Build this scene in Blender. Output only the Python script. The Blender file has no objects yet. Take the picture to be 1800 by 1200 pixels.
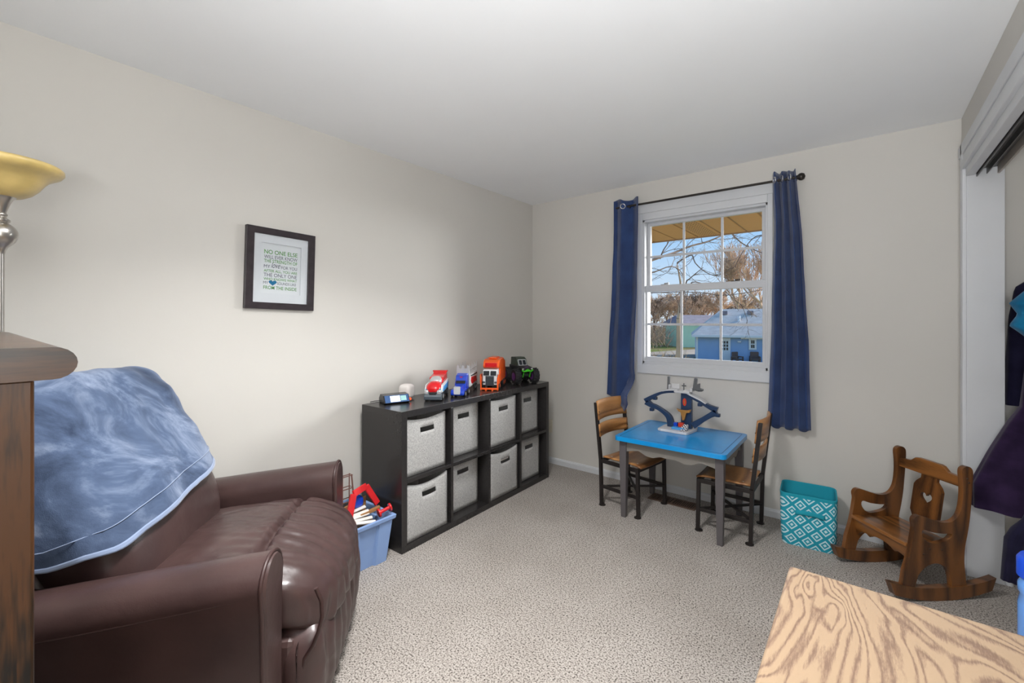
import bpy, bmesh, math, random
from mathutils import Vector, Matrix, Euler, noise as mnoise
from mathutils.geometry import tessellate_polygon
random.seed(7)
SC = bpy.context.scene
COL = SC.collection
PI = math.pi
R = math.radians

# ------------------------------------------------------------------ camera
YAW = math.atan2(618, 770)
CAM_H = 1.335
cam_d = bpy.data.cameras.new('camera')
cam_d.sensor_width = 36.0
cam_d.lens = 36.0 * 770 / 1800
cam_d.shift_y = -38 / 1800
cam_d.clip_start = 0.02
cam_d.clip_end = 400
cam = bpy.data.objects.new('camera', cam_d)
COL.objects.link(cam)
cam.location = (0, 0, CAM_H)
cam.rotation_euler = (PI / 2, 0, YAW)
SC.camera = cam

# ------------------------------------------------------------------ sky
world = bpy.data.worlds.new('sky')
SC.world = world
world.use_nodes = True
wn = world.node_tree.nodes
wl = world.node_tree.links
wn.clear()
w_out = wn.new('ShaderNodeOutputWorld')
w_bg = wn.new('ShaderNodeBackground')
w_tc = wn.new('ShaderNodeTexCoord')
w_sep = wn.new('ShaderNodeSeparateXYZ')
w_rmp = wn.new('ShaderNodeValToRGB')
w_rmp.color_ramp.elements[0].position = 0.0
w_rmp.color_ramp.elements[0].color = (0.80, 0.90, 1.0, 1)
w_rmp.color_ramp.elements[1].position = 0.55
w_rmp.color_ramp.elements[1].color = (0.13, 0.36, 0.80, 1)
e = w_rmp.color_ramp.elements.new(0.20)
e.color = (0.34, 0.62, 0.98, 1)
wl.new(w_tc.outputs['Generated'], w_sep.inputs[0])
wl.new(w_sep.outputs['Z'], w_rmp.inputs[0])
wl.new(w_rmp.outputs[0], w_bg.inputs[0])
w_bg.inputs[1].default_value = 1.0
wl.new(w_bg.outputs[0], w_out.inputs[0])

# ------------------------------------------------------------------ lights
def lamp(name, typ, loc, direction, energy, color=(1, 1, 1), **kw):
    d = bpy.data.lights.new(name, typ)
    d.energy = energy
    d.color = color
    for k, v in kw.items():
        setattr(d, k, v)
    o = bpy.data.objects.new(name, d)
    COL.objects.link(o)
    o.location = loc
    o.rotation_euler = Vector(direction).to_track_quat('-Z', 'Y').to_euler()
    return o
# hazy daylight that comes in low through the window
lamp('daylight_sun', 'SUN', (3, 9, 6), (-0.60, -0.76, -0.22), 15.0, (1.0, 0.99, 0.985), angle=R(40))
# added downward fill, overhead and outside the view, no fixture modelled
lamp('overhead_fill', 'AREA', (-0.95, 0.85, 2.40), (0, 0, -1), 43.0, (1.0, 0.995, 0.985), shape='DISK', size=0.35, spread=R(130))
# added bounce fill by the room door behind the camera, aimed at the ceiling
lamp('bounce_fill', 'AREA', (0.08, -0.38, 1.36), (0.30, 1, 1.75), 72.0, (0.97, 0.985, 1.0), shape='RECTANGLE', size=0.7, size_y=0.5)

SC.view_settings.view_transform = 'Standard'
SC.view_settings.look = 'None'
SC.view_settings.gamma = 1.0
SC.view_settings.exposure = 0.0
SC.view_settings.use_curve_mapping = False

# ------------------------------------------------------------------ geometry helpers
class MB:
    def __init__(s):
        s.v = []; s.f = []
    def add(s, vs, fs, M=None):
        b = len(s.v)
        if M is not None:
            vs = [M @ Vector(p) for p in vs]
        s.v += [tuple(p) for p in vs]
        s.f += [tuple(i + b for i in f) for f in fs]
        return s
    def box(s, x0, x1, y0, y1, z0, z1, M=None):
        return s.add([(x0,y0,z0),(x1,y0,z0),(x1,y1,z0),(x0,y1,z0),(x0,y0,z1),(x1,y0,z1),(x1,y1,z1),(x0,y1,z1)],
                     [(3,2,1,0),(4,5,6,7),(0,1,5,4),(1,2,6,5),(2,3,7,6),(3,0,4,7)], M)
    def bar(s, p0, p1, w, t, upv=(0,0,1)):
        p0 = Vector(p0); p1 = Vector(p1); d = p1 - p0; L = d.length; d.normalize()
        u = Vector(upv)
        a = d.cross(u)
        if a.length < 1e-4: a = d.cross(Vector((1,0,0)))
        a.normalize(); b = a.cross(d).normalized()
        M = Matrix(((d.x,a.x,b.x,p0.x),(d.y,a.y,b.y,p0.y),(d.z,a.z,b.z,p0.z),(0,0,0,1)))
        return s.box(0, L, -w/2, w/2, -t/2, t/2, M)
    def lathe(s, prof, seg=24, M=None, cap=True):
        vs = []; fs = []; n = len(prof)
        for (r, z) in prof:
            for k in range(seg):
                a = 2*PI*k/seg
                vs.append((r*math.cos(a), r*math.sin(a), z))
        for i in range(n-1):
            for k in range(seg):
                k2 = (k+1) % seg
                fs.append((i*seg+k, i*seg+k2, (i+1)*seg+k2, (i+1)*seg+k))
        if cap:
            fs.append(tuple(range(seg-1, -1, -1)))
            fs.append(tuple((n-1)*seg+k for k in range(seg)))
        return s.add(vs, fs, M)
    def cyl(s, p0, p1, r0, r1=None, seg=16, cap=True):
        if r1 is None: r1 = r0
        p0 = Vector(p0); p1 = Vector(p1); d = p1-p0
        M = Matrix.Translation(p0) @ d.to_track_quat('Z', 'Y').to_matrix().to_4x4()
        return s.lathe([(r0,0),(r1,d.length)], seg, M, cap)
    def tube(s, pts, r, seg=8, closed=False):
        P = [Vector(p) for p in pts]; n = len(P); base = len(s.v)
        prev = None; fs = []; vs = []
        for i in range(n):
            if closed: t = (P[(i+1)%n]-P[i-1])
            else: t = P[min(i+1,n-1)]-P[max(i-1,0)]
            t.normalize()
            if prev is None:
                u = t.cross(Vector((0,0,1)))
                if u.length < .05: u = t.cross(Vector((1,0,0)))
            else:
                u = prev - t*prev.dot(t)
            u.normalize(); prev = u; w = t.cross(u)
            rr = r[i] if isinstance(r, (list, tuple)) else r
            for k in range(seg):
                a = 2*PI*k/seg
                vs.append(P[i] + (u*math.cos(a)+w*math.sin(a))*rr)
        m = n if closed else n-1
        for i in range(m):
            i2 = (i+1) % n
            for k in range(seg):
                k2 = (k+1) % seg
                fs.append((i*seg+k, i*seg+k2, i2*seg+k2, i2*seg+k))
        if not closed:
            fs.append(tuple(range(seg-1,-1,-1))); fs.append(tuple((n-1)*seg+k for k in range(seg)))
        return s.add(vs, fs)
    def prism(s, loops, w0, w1, fn):
        """extrude outline (with holes); fn(u,v,w) -> xyz"""
        flat = [p for l in loops for p in l]
        tris = tessellate_polygon([[Vector((p[0],p[1],0)) for p in l] for l in loops])
        n = len(flat)
        vs = [fn(p[0],p[1],w0) for p in flat] + [fn(p[0],p[1],w1) for p in flat]
        fs = []
        for t in tris:
            fs.append(tuple(t)); fs.append(tuple(i+n for i in reversed(t)))
        o = 0
        for l in loops:
            m = len(l)
            for i in range(m):
                a, b = o+i, o+(i+1) % m
                fs.append((a, b, b+n, a+n))
            o += m
        return s.add(vs, fs)
    def grid(s, nu, nv, fn, closed_u=False):
        vs = [fn(i/(nu if closed_u else nu-1), j/(nv-1)) for i in range(nu) for j in range(nv)]
        fs = []
        for i in range(nu if closed_u else nu-1):
            i2 = (i+1) % nu
            for j in range(nv-1):
                fs.append((i*nv+j, i2*nv+j, i2*nv+j+1, i*nv+j+1))
        return s.add(vs, fs)
    def rbox(s, n, h, k, fn=None, M=None):
        """rounded cushion: superellipsoid |x|^k+|y|^k+|z|^k=1 scaled by h, on a cube grid"""
        cache = {}; vs = []; fs = []
        def vid(p):
            key = tuple(round(c*n) for c in p)
            if key in cache: return cache[key]
            q = [abs(c)**k for c in p]
            sc = 1/(sum(q))**(1/k)
            x = Vector((p[0]*sc*h[0], p[1]*sc*h[1], p[2]*sc*h[2]))
            if fn: x = fn(x)
            cache[key] = len(vs); vs.append(x); return cache[key]
        for ax in range(3):
            for sg in (-1, 1):
                for i in range(-n, n, 2):
                    for j in range(-n, n, 2):
                        q = []
                        for (a, b) in ((i,j),(i+2,j),(i+2,j+2),(i,j+2)):
                            p = [0,0,0]; p[ax] = sg; p[(ax+1)%3] = a/n; p[(ax+2)%3] = b/n
                            q.append(vid(p))
                        fs.append(tuple(q if sg > 0 else reversed(q)))
        return s.add(vs, fs, M)

WM = {}
def world_of(o):
    return WM.get(o.name, Matrix.Identity(4))
def _props(o, label=None, cat=None, group=None, kind=None):
    if label: o['label'] = label
    if cat: o['category'] = cat
    if group: o['group'] = group
    if kind: o['kind'] = kind
    return o
def thing(name, label, cat, loc=(0,0,0), rotz=0.0, group=None, kind=None, rot=None, parent=None):
    o = bpy.data.objects.new(name, None); COL.objects.link(o)
    o.empty_display_size = 0.05
    o.location = loc
    o.rotation_euler = rot if rot else (0,0,rotz)
    M = Matrix.Translation(loc) @ o.rotation_euler.to_matrix().to_4x4()
    if parent is not None:
        o.parent = parent; M = world_of(parent) @ M
    WM[o.name] = M
    return _props(o, label, cat, group, kind)
def obj(name, mb, mat, parent=None, world=False, bevel=0.0, seg=2, smooth=None, label=None, cat=None, group=None, kind=None, loc=None, solid=0.0, subsurf=0, fixn=True):
    """link mesh mb as one object; world=True: mb is in world coordinates"""
    me = bpy.data.meshes.new(name)
    me.from_pydata(mb.v, [], mb.f)
    if fixn:
        bm = bmesh.new(); bm.from_mesh(me)
        bmesh.ops.recalc_face_normals(bm, faces=bm.faces)
        bm.to_mesh(me); bm.free()
    if world and parent is not None:
        me.transform(world_of(parent).inverted())
    if loc is not None:
        me.transform(Matrix.Translation(-Vector(loc)))
    me.update()
    if smooth is not None:
        me.polygons.foreach_set('use_smooth', [True]*len(me.polygons))
        if smooth < 179: me.set_sharp_from_angle(angle=R(smooth))
    me.materials.append(MAT[mat] if isinstance(mat, str) else mat)
    o = bpy.data.objects.new(name, me); COL.objects.link(o)
    if parent is not None: o.parent = parent
    M = world_of(parent) if parent is not None else Matrix.Identity(4)
    if loc is not None:
        o.location = loc; M = M @ Matrix.Translation(loc)
    WM[o.name] = M
    if solid:
        m = o.modifiers.new('thickness', 'SOLIDIFY'); m.thickness = solid; m.offset = 0
    if subsurf:
        m = o.modifiers.new('smooth', 'SUBSURF'); m.levels = subsurf; m.render_levels = subsurf
    if bevel:
        m = o.modifiers.new('edges', 'BEVEL'); m.width = bevel; m.segments = seg; m.limit_method = 'ANGLE'; m.angle_limit = R(35)
    return _props(o, label, cat, group, kind)
def dup(root, loc=None, rotz=None, label=None, name=None):
    def cp(o, par):
        c = o.copy(); COL.objects.link(c); c.parent = par
        for ch in [x for x in bpy.data.objects if x.parent == o]:
            cp(ch, c)
        return c
    r = cp(root, None)
    if loc is not None: r.location = loc
    if rotz is not None: r.rotation_euler = (0,0,rotz)
    if label: r['label'] = label
    WM[r.name] = Matrix.Translation(r.location) @ r.rotation_euler.to_matrix().to_4x4()
    return r
def share(o, parent, M):
    """another copy of part o (same mesh) under parent at matrix M"""
    c = o.copy(); COL.objects.link(c); c.parent = parent; c.matrix_local = M
    return c
def fbm(p, sc=1.0, octv=3):
    return mnoise.fractal(Vector(p)*sc, 1.0, 2.0, octv)
def lerp(a, b, t): return a+(b-a)*t
def interp(tab, x):
    if x <= tab[0][0]: return tab[0][1]
    for (x0,y0),(x1,y1) in zip(tab, tab[1:]):
        if x <= x1: return lerp(y0, y1, (x-x0)/(x1-x0))
    return tab[-1][1]
def smoothpoly(pts, n=4, closed=True):
    """Catmull-Rom through pts"""
    out = []; m = len(pts)
    for i in range(m if closed else m-1):
        p0,p1,p2,p3 = [Vector(pts[(i+k) % m] if closed else pts[min(max(i+k,0),m-1)]) for k in (-1,0,1,2)]
        for j in range(n):
            t = j/n
            out.append(tuple(0.5*((2*p1)+(p2-p0)*t+(2*p0-5*p1+4*p2-p3)*t*t+(3*p1-p0-3*p2+p3)*t*t*t)))
    if not closed: out.append(tuple(pts[-1]))
    return out

# ------------------------------------------------------------------ materials
MAT = {}
def nodes(name):
    m = bpy.data.materials.new(name); m.use_nodes = True
    nt = m.node_tree
    b = nt.nodes['Principled BSDF']
    MAT[name] = m
    return m, nt, b
def N(nt, t, **kw):
    n = nt.nodes.new(t)
    for k, v in kw.items():
        if k in ('operation','blend_type','data_type','wave_type','bands_direction','feature','noise_dimensions','wave_profile','distance'): setattr(n, k, v)
        else: n.inputs[k].default_value = v
    return n
def coords(nt, scale=(1,1,1), rot=(0,0,0)):
    tc = nt.nodes.new('ShaderNodeTexCoord'); mp = nt.nodes.new('ShaderNodeMapping')
    mp.inputs['Scale'].default_value = scale; mp.inputs['Rotation'].default_value = rot
    nt.links.new(tc.outputs['Object'], mp.inputs[0])
    return mp.outputs[0]
def bumped(nt, b, fac, strength, dist=0.01):
    bp = nt.nodes.new('ShaderNodeBump'); bp.inputs['Strength'].default_value = strength; bp.inputs['Distance'].default_value = dist
    nt.links.new(fac, bp.inputs['Height']); nt.links.new(bp.outputs[0], b.inputs['Normal'])
def ramp(nt, fac, stops):
    r = nt.nodes.new('ShaderNodeValToRGB')
    el = r.color_ramp.elements
    el[0].position, el[0].color = stops[0][0], (*stops[0][1], 1)
    el[1].position, el[1].color = stops[-1][0], (*stops[-1][1], 1)
    for p, c in stops[1:-1]:
        x = el.new(p); x.color = (*c, 1)
    nt.links.new(fac, r.inputs[0])
    return r.outputs[0]
def s2l(c):
    return tuple((x/255/12.92 if x/255 <= .04045 else ((x/255+.055)/1.055)**2.4) for x in c)
def plain(name, col, rough=.5, metal=0.0, bump=None, var=0.0, vscale=6.0, coat=0.0, spec=.5, sheen=0.0, emit=None):
    """paint / plastic / cloth with slight tone variation and fine relief"""
    m, nt, b = nodes(name)
    c = s2l(col) if max(col) > 1 else col
    b.inputs['Roughness'].default_value = rough; b.inputs['Metallic'].default_value = metal
    b.inputs['Specular IOR Level'].default_value = spec
    b.inputs['Coat Weight'].default_value = coat; b.inputs['Coat Roughness'].default_value = .08
    b.inputs['Sheen Weight'].default_value = sheen
    v = max(var, .02)
    nz = N(nt, 'ShaderNodeTexNoise', Scale=vscale, Detail=4.0)
    nt.links.new(coords(nt), nz.inputs['Vector'])
    lo = tuple(x*(1-v) for x in c); hi = tuple(min(1, x*(1+v)) for x in c)
    nt.links.new(ramp(nt, nz.outputs[0], [(.3, lo), (.7, hi)]), b.inputs['Base Color'])
    if bump:
        n2 = N(nt, 'ShaderNodeTexNoise', Scale=bump[0], Detail=3.0)
        nt.links.new(coords(nt), n2.inputs['Vector'])
        bumped(nt, b, n2.outputs[0], bump[1], bump[2] if len(bump) > 2 else .003)
    if emit:
        b.inputs['Emission Color'].default_value = (*s2l(emit[0]), 1); b.inputs['Emission Strength'].default_value = emit[1]
    return m
def wood(name, dark, light, axis=0, ring=14.0, rough=.4, coat=0.0, dist=5.0, pore=.35, lineweight=.5):
    """grain runs along axis"""
    m, nt, b = nodes(name)
    sc = [1, 1, 1]; sc[axis] = .12
    co = coords(nt, tuple(sc))
    nz = N(nt, 'ShaderNodeTexNoise', Scale=4.5, Detail=2.0)
    nt.links.new(co, nz.inputs['Vector'])
    ml = N(nt, 'ShaderNodeMath', operation='MULTIPLY'); ml.inputs[1].default_value = ring
    nt.links.new(nz.outputs[0], ml.inputs[0])
    fr = N(nt, 'ShaderNodeMath', operation='PINGPONG'); fr.inputs[1].default_value = .5
    nt.links.new(ml.outputs[0], fr.inputs[0])
    sp = [300, 300, 300]; sp[axis] = 26
    n2 = N(nt, 'ShaderNodeTexNoise', Scale=1.0, Detail=2.0)
    nt.links.new(coords(nt, tuple(sp)), n2.inputs['Vector'])
    mx = N(nt, 'ShaderNodeMath', operation='MULTIPLY_ADD'); mx.inputs[1].default_value = pore
    sb = N(nt, 'ShaderNodeMath', operation='SUBTRACT'); sb.inputs[1].default_value = .5*pore
    nt.links.new(fr.outputs[0], sb.inputs[0])
    nt.links.new(n2.outputs[0], mx.inputs[0]); nt.links.new(sb.outputs[0], mx.inputs[2])
    d = s2l(dark); l = s2l(light); mid = tuple((x*lineweight+y*(1-lineweight)) for x, y in zip(d, l))
    col = ramp(nt, mx.outputs[0], [(.02, d), (.20, mid), (.40, l)])
    nt.links.new(col, b.inputs['Base Color'])
    b.inputs['Roughness'].default_value = rough
    b.inputs['Coat Weight'].default_value = coat; b.inputs['Coat Roughness'].default_value = .12
    bumped(nt, b, mx.outputs[0], .12, .001)
    return m
# ---- room surfaces
def wall_paint(name, col, rough=.65):
    return plain(name, col, rough, bump=(260, .10, .0015), var=.02, vscale=1.2, spec=.3)
wall_paint('wall_paint', (206, 203, 197))
wall_paint('ceiling_paint', (246, 248, 250))
plain('trim_white', (206, 208, 211), .38, spec=.45)
plain('vinyl_white', (200, 202, 206), .35, spec=.5)
def carpet_mat():
    m, nt, b = nodes('carpet')
    co = coords(nt)
    n1 = N(nt, 'ShaderNodeTexNoise', Scale=150.0, Detail=2.0, Roughness=.6)
    n2 = N(nt, 'ShaderNodeTexNoise', Scale=2.2, Detail=3.0)
    n3 = N(nt, 'ShaderNodeTexNoise', Scale=420.0, Detail=1.0)
    for n in (n1, n2, n3): nt.links.new(co, n.inputs['Vector'])
    sp = ramp(nt, n1.outputs[0], [(.34, s2l((40, 34, 31))), (.42, s2l((134, 127, 121))), (.58, s2l((184, 177, 170)))])
    lo = ramp(nt, n2.outputs[0], [(.35, (.86,.85,.84)), (.62, (1.0,1.0,1.0))])
    mx = nt.nodes.new('ShaderNodeMix'); mx.data_type = 'RGBA'; mx.blend_type = 'MULTIPLY'
    mx.inputs[0].default_value = 1.0
    nt.links.new(sp, mx.inputs[6]); nt.links.new(lo, mx.inputs[7])
    nt.links.new(mx.outputs[2], b.inputs['Base Color'])
    b.inputs['Roughness'].default_value = .95; b.inputs['Specular IOR Level'].default_value = .1
    b.inputs['Sheen Weight'].default_value = .15
    ad = N(nt, 'ShaderNodeMath', operation='ADD')
    nt.links.new(n1.outputs[0], ad.inputs[0]); nt.links.new(n3.outputs[0], ad.inputs[1])
    bumped(nt, b, ad.outputs[0], .30, .004)
carpet_mat()
def glass_mat():
    m = bpy.data.materials.new('window_glass'); m.use_nodes = True; MAT['window_glass'] = m
    nt = m.node_tree; nt.nodes.clear()
    out = nt.nodes.new('ShaderNodeOutputMaterial'); tr = nt.nodes.new('ShaderNodeBsdfTransparent')
    gl = nt.nodes.new('ShaderNodeBsdfGlossy'); gl.inputs['Roughness'].default_value = .02
    fr = nt.nodes.new('ShaderNodeFresnel'); fr.inputs[0].default_value = 1.2
    mx = nt.nodes.new('ShaderNodeMixShader'); tr.inputs[0].default_value = (.97, .98, .98, 1)
    nt.links.new(fr.outputs[0], mx.inputs[0]); nt.links.new(tr.outputs[0], mx.inputs[1]); nt.links.new(gl.outputs[0], mx.inputs[2])
    nt.links.new(mx.outputs[0], out.inputs[0])
glass_mat()

XL, YB, XR, ZC = -2.494, 3.423, 0.42, 2.44
YN = -0.5
def rect(a0, a1, b0, b1): return [(a0,b0),(a1,b0),(a1,b1),(a0,b1)]
def hole(a0, a1, b0, b1): return [(a0,b0),(a0,b1),(a1,b1),(a1,b0)]
def struct(name, mb, mat, label, cat, **kw):
    return obj(name, mb, mat, label=label, cat=cat, kind='structure', **kw)
struct('floor', MB().box(-2.62, 1.2, -1.9, YB+.02, -.12, 0), 'carpet', 'speckled beige cut pile carpet over the whole floor', 'floor')
struct('ceiling', MB().box(-2.62, 1.2, -1.9, YB+.14, ZC, ZC+.1), 'ceiling_paint', 'flat white painted ceiling', 'ceiling')
struct('wall_left', MB().box(XL-.12, XL, -1.9, YB+.14, -.12, ZC), 'wall_paint', 'long greige painted wall with the framed print', 'wall')
WX0, WX1, WZ0, WZ1 = -1.395, -0.503, 0.985, 2.14
struct('wall_back', MB().prism([rect(XL, 1.2, -.12, ZC), hole(WX0, WX1, WZ0, WZ1)], YB, YB+.14, lambda u,v,w: (u,w,v)), 'wall_paint',
       'greige painted wall around the window', 'wall')
OY0, OY1, OZ = 0.42, 3.285, 2.128
struct('wall_right', MB().prism([[(YN,0),(OY0,0),(OY0,OZ),(OY1,OZ),(OY1,0),(YB,0),(YB,ZC),(YN,ZC)]], XR, XR+.125, lambda u,v,w: (w,u,v)), 'wall_paint',
       'greige wall strip above and beside the closet opening', 'wall')
struct('wall_near', MB().prism([[(XL,0),(-.55,0),(-.55,2.06),(.35,2.06),(.35,0),(1.2,0),(1.2,ZC),(XL,ZC)]], YN-.1, YN, lambda u,v,w: (u,w,v)), 'wall_paint',
       'greige wall behind the viewer with the room door opening', 'wall')
struct('wall_landing', MB().box(XL, 1.2, -1.9, -1.8, 0, ZC).box(1.1, 1.2, -1.8, YN-.1, 0, ZC), 'wall_paint', 'greige wall of the landing behind the viewer', 'wall')
struct('wall_closet', MB().box(1.1, 1.2, YN, YB, 0, ZC).box(XR+.125, 1.1, .26, .34, 0, ZC), 'wall_paint', 'greige inner wall of the closet', 'wall')

def base_profile(): return [(0,0),(.013,0),(.013,.040),(.008,.052),(0,.056)]
struct('baseboard_back', MB().prism([[(-y, z) for y, z in base_profile()]], XL, .400, lambda u,v,w: (w, YB+u, v)), 'trim_white', 'low white baseboard under the window wall', 'baseboard')
struct('baseboard_left', MB().prism([base_profile()], YN, YB-.013, lambda u,v,w: (XL+u, w, v)), 'trim_white', 'low white baseboard along the long left wall', 'baseboard')

# closet trim
struct('trim_1', MB().box(XR-.001, XR+.135, OY1-.016, OY1, 0, OZ), 'trim_white', 'wide white jamb board at the closet end', 'trim', bevel=.002)
struct('trim_2', MB().prism([[(XR,OY1-.006),(XR-.014,OY1-.002),(XR-.018,OY1+.012),(XR-.018,OY1+.035),(XR-.012,OY1+.05),(XR-.012,OY1+.085),(XR-.008,OY1+.10),(XR,OY1+.10)]], 0, 2.262, lambda u,v,w:(u,v,w)),
       'trim_white', 'white upright casing beside the closet', 'trim')
hd = thing('trim_3', 'white moulded casing across the closet header', 'trim', (XR, OY1, 2.128), kind='structure')
obj('casing', MB().box(XR-.018, XR, .35, OY1+.10, 2.205, 2.265).box(XR-.012, XR, .35, OY1+.10, 2.165, 2.205).box(XR-.02, XR, .35, OY1+.02, 2.128, 2.168), 'trim_white', hd, True, bevel=.003)
obj('fascia', MB().box(XR-.004, XR+.03, .42, OY1-.016, 2.085, 2.13), 'trim_white', hd, True, bevel=.002)
plain('track_metal', (96, 94, 92), .4, .8)
plain('track_light', (168, 160, 150), .45, .3)
tk = thing('closet_track', 'grey metal sliding door track under the closet header', 'door track', (XR+.08, OY1-.02, 2.128))
obj('channel', MB().box(XR+.034, XR+.108, .42, OY1-.018, 2.112, 2.127).box(XR+.034, XR+.038, .42, OY1-.018, 2.075, 2.112).box(XR+.070, XR+.073, .42, OY1-.018, 2.082, 2.112), 'track_metal', tk, True)
obj('lip', MB().box(XR+.104, XR+.112, .42, OY1-.05, 2.07, 2.112), 'track_light', tk, True)
obj('floor_guide', MB().lathe([(.001,.03),(.012,.028),(.017,.018),(.018,.0)], 16, Matrix.Translation((XR+.15, OY1+.005, 0))), 'trim_white',
    label='small white rounded plastic guide at the foot of the closet jamb', cat='door guide', smooth=60)

# ---- window
wd = thing('window_1', 'white double hung window with six panes in each sash', 'window', (-.95, YB, WZ0), kind='structure')
cs = MB()
cs.box(-1.432, WX0+.006, YB-.016, YB, .975, 2.19)
obj('casing', cs, 'trim_white', wd, True, bevel=.003)
obj('casing', MB().box(WX1-.006, -.478, YB-.016, YB, .975, 2.19), 'trim_white', wd, True, bevel=.003)
obj('head_casing', MB().box(-1.438, -.472, YB-.022, YB, 2.19, 2.262).box(WX0+.006, WX1-.006, YB-.0175, YB, 2.135, 2.1905), 'trim_white', wd, True, bevel=.003)
obj('apron', MB().box(-1.432, -.478, YB-.02, YB, .908, .977), 'trim_white', wd, True, bevel=.003)
fr = MB()
fr.box(WX0, WX1, YB-.004, YB+.12, WZ1-.022, WZ1).box(WX0, WX1, YB-.004, YB+.14, WZ0-.01, WZ0+.022)
fr.box(WX0, WX0+.02, YB-.004, YB+.12, WZ0, WZ1).box(WX1-.02, WX1, YB-.004, YB+.12, WZ0, WZ1)
obj('frame', fr, 'vinyl_white', wd, True, bevel=.002)
def sash(name, x0, x1, z0, z1, gx0, gx1, gz0, gz1, y0, y1, vs, hz, meet=False):
    o = obj(name, MB().prism([rect(x0,x1,z0,z1), hole(gx0,gx1,gz0,gz1)], y0, y1, lambda u,v,w:(u,w,v)), 'vinyl_white', wd, True, bevel=.004)
    ym = (y0+y1)/2
    for x in vs:
        obj('muntin', MB().box(x-.009, x+.009, ym-.008, ym-.001, gz0, gz1), 'vinyl_white', o, True, bevel=.002)
    obj('muntin', MB().box(gx0, gx1, ym-.0085, ym-.0005, hz-.009, hz+.009), 'vinyl_white', o, True, bevel=.002)
    xs = [gx0]+list(vs)+[gx1]; zs = [gz0, hz, gz1]
    for i in range(3):
        for j in range(2):
            obj('pane', MB().box(xs[i], xs[i+1], ym, ym+.003, zs[j], zs[j+1]), 'window_glass', o, True)
    return o
lo = sash('lower_sash', WX0+.012, WX1-.008, 1.0, 1.612, -1.362, -.546, 1.040, 1.560, YB+.022, YB+.056, (-1.096, -.814), 1.300)
up = sash('upper_sash', WX0+.018, WX1-.014, 1.575, 2.125, -1.352, -.555, 1.606, 2.095, YB+.060, YB+.094, (-1.090, -.814), 1.846)
plain('lock_grey', (170,168,165), .4, .2); plain('lock_dark', (52,48,46), .5)
for lx, mt in ((-1.225, 'lock_grey'), (-.715, 'lock_dark')):
    obj('sash_lock', MB().box(lx-.030, lx+.030, YB+.026, YB+.050, 1.611, 1.617).bar((lx-.005,YB+.036,1.622),(lx+.032,YB+.030,1.624),.012,.008), mt, lo, True, bevel=.002)
# outlet behind the shelf end
plain('outlet_plastic', (214, 207, 190), .4)
ol = thing('wall_outlet', 'cream wall outlet plate peeking out beside the cube shelf', 'outlet', (-2.30, YB, .30))
obj('plate', MB().box(-2.335, -2.262, YB-.007, YB, .285, .405), 'outlet_plastic', ol, True, bevel=.002)
plain('slot_dark', (30,28,26), .6)
obj('socket', MB().box(-2.32, -2.277, YB-.010, YB-.006, .355, .392).box(-2.32, -2.277, YB-.010, YB-.006, .298, .335), 'outlet_plastic', ol, True, bevel=.002)
# floor register
plain('register_brown', (92, 72, 60), .5, .2); plain('register_void', (20,17,15), .8)
rg = thing('floor_register', 'brown slatted metal floor register under the blue table', 'floor vent', (-1.09, 3.25, 0), R(-1))
obj('frame', MB().prism([rect(-.17,.17,-.065,.065), hole(-.15,.15,-.048,.048)], 0, .006, lambda u,v,w:(u,v,w)), 'register_brown', rg, bevel=.001)
obj('void', MB().box(-.15,.15,-.048,.048,.0005,.001), 'register_void', rg)
for i in range(22):
    x = -.143 + i*.0136
    if abs(x) < .008: continue
    obj('slat', MB().box(x-.0035, x+.0035, -.048, .048, .001, .005), 'register_brown', rg)
obj('damper_bar', MB().box(-.008, .008, -.05, .05, .001, .0065), 'register_brown', rg)
# ------------------------------------------------------------------ outdoors
FW = Vector((-math.sin(YAW), math.cos(YAW), 0)); RT = Vector((math.cos(YAW), math.sin(YAW), 0))
def far(px, py, d):
    return Vector((0,0,CAM_H)) + FW*d + RT*((px-900)/770*d) + Vector((0,0,(562-py)/770*d))
GZ = -2.55
def ground_mat():
    m, nt, b = nodes('lawn')
    n1 = N(nt, 'ShaderNodeTexNoise', Scale=.25, Detail=5.0); n2 = N(nt, 'ShaderNodeTexNoise', Scale=6.0, Detail=4.0)
    for n in (n1,n2): nt.links.new(coords(nt), n.inputs['Vector'])
    ad = N(nt, 'ShaderNodeMath', operation='MULTIPLY_ADD'); ad.inputs[1].default_value = .5
    nt.links.new(n2.outputs[0], ad.inputs[0]); nt.links.new(n1.outputs[0], ad.inputs[2])
    nt.links.new(ramp(nt, ad.outputs[0], [(.55, s2l((126,104,78))), (.72, s2l((150,138,92))), (.85, s2l((120,130,70)))]), b.inputs['Base Color'])
    b.inputs['Roughness'].default_value = 1; b.inputs['Specular IOR Level'].default_value = 0
ground_mat()
obj('ground', MB().box(-160, 160, 3.7, 220, GZ-1, GZ), 'lawn', label='brown and green winter lawn outside the window', cat='lawn', kind='structure')
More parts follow.
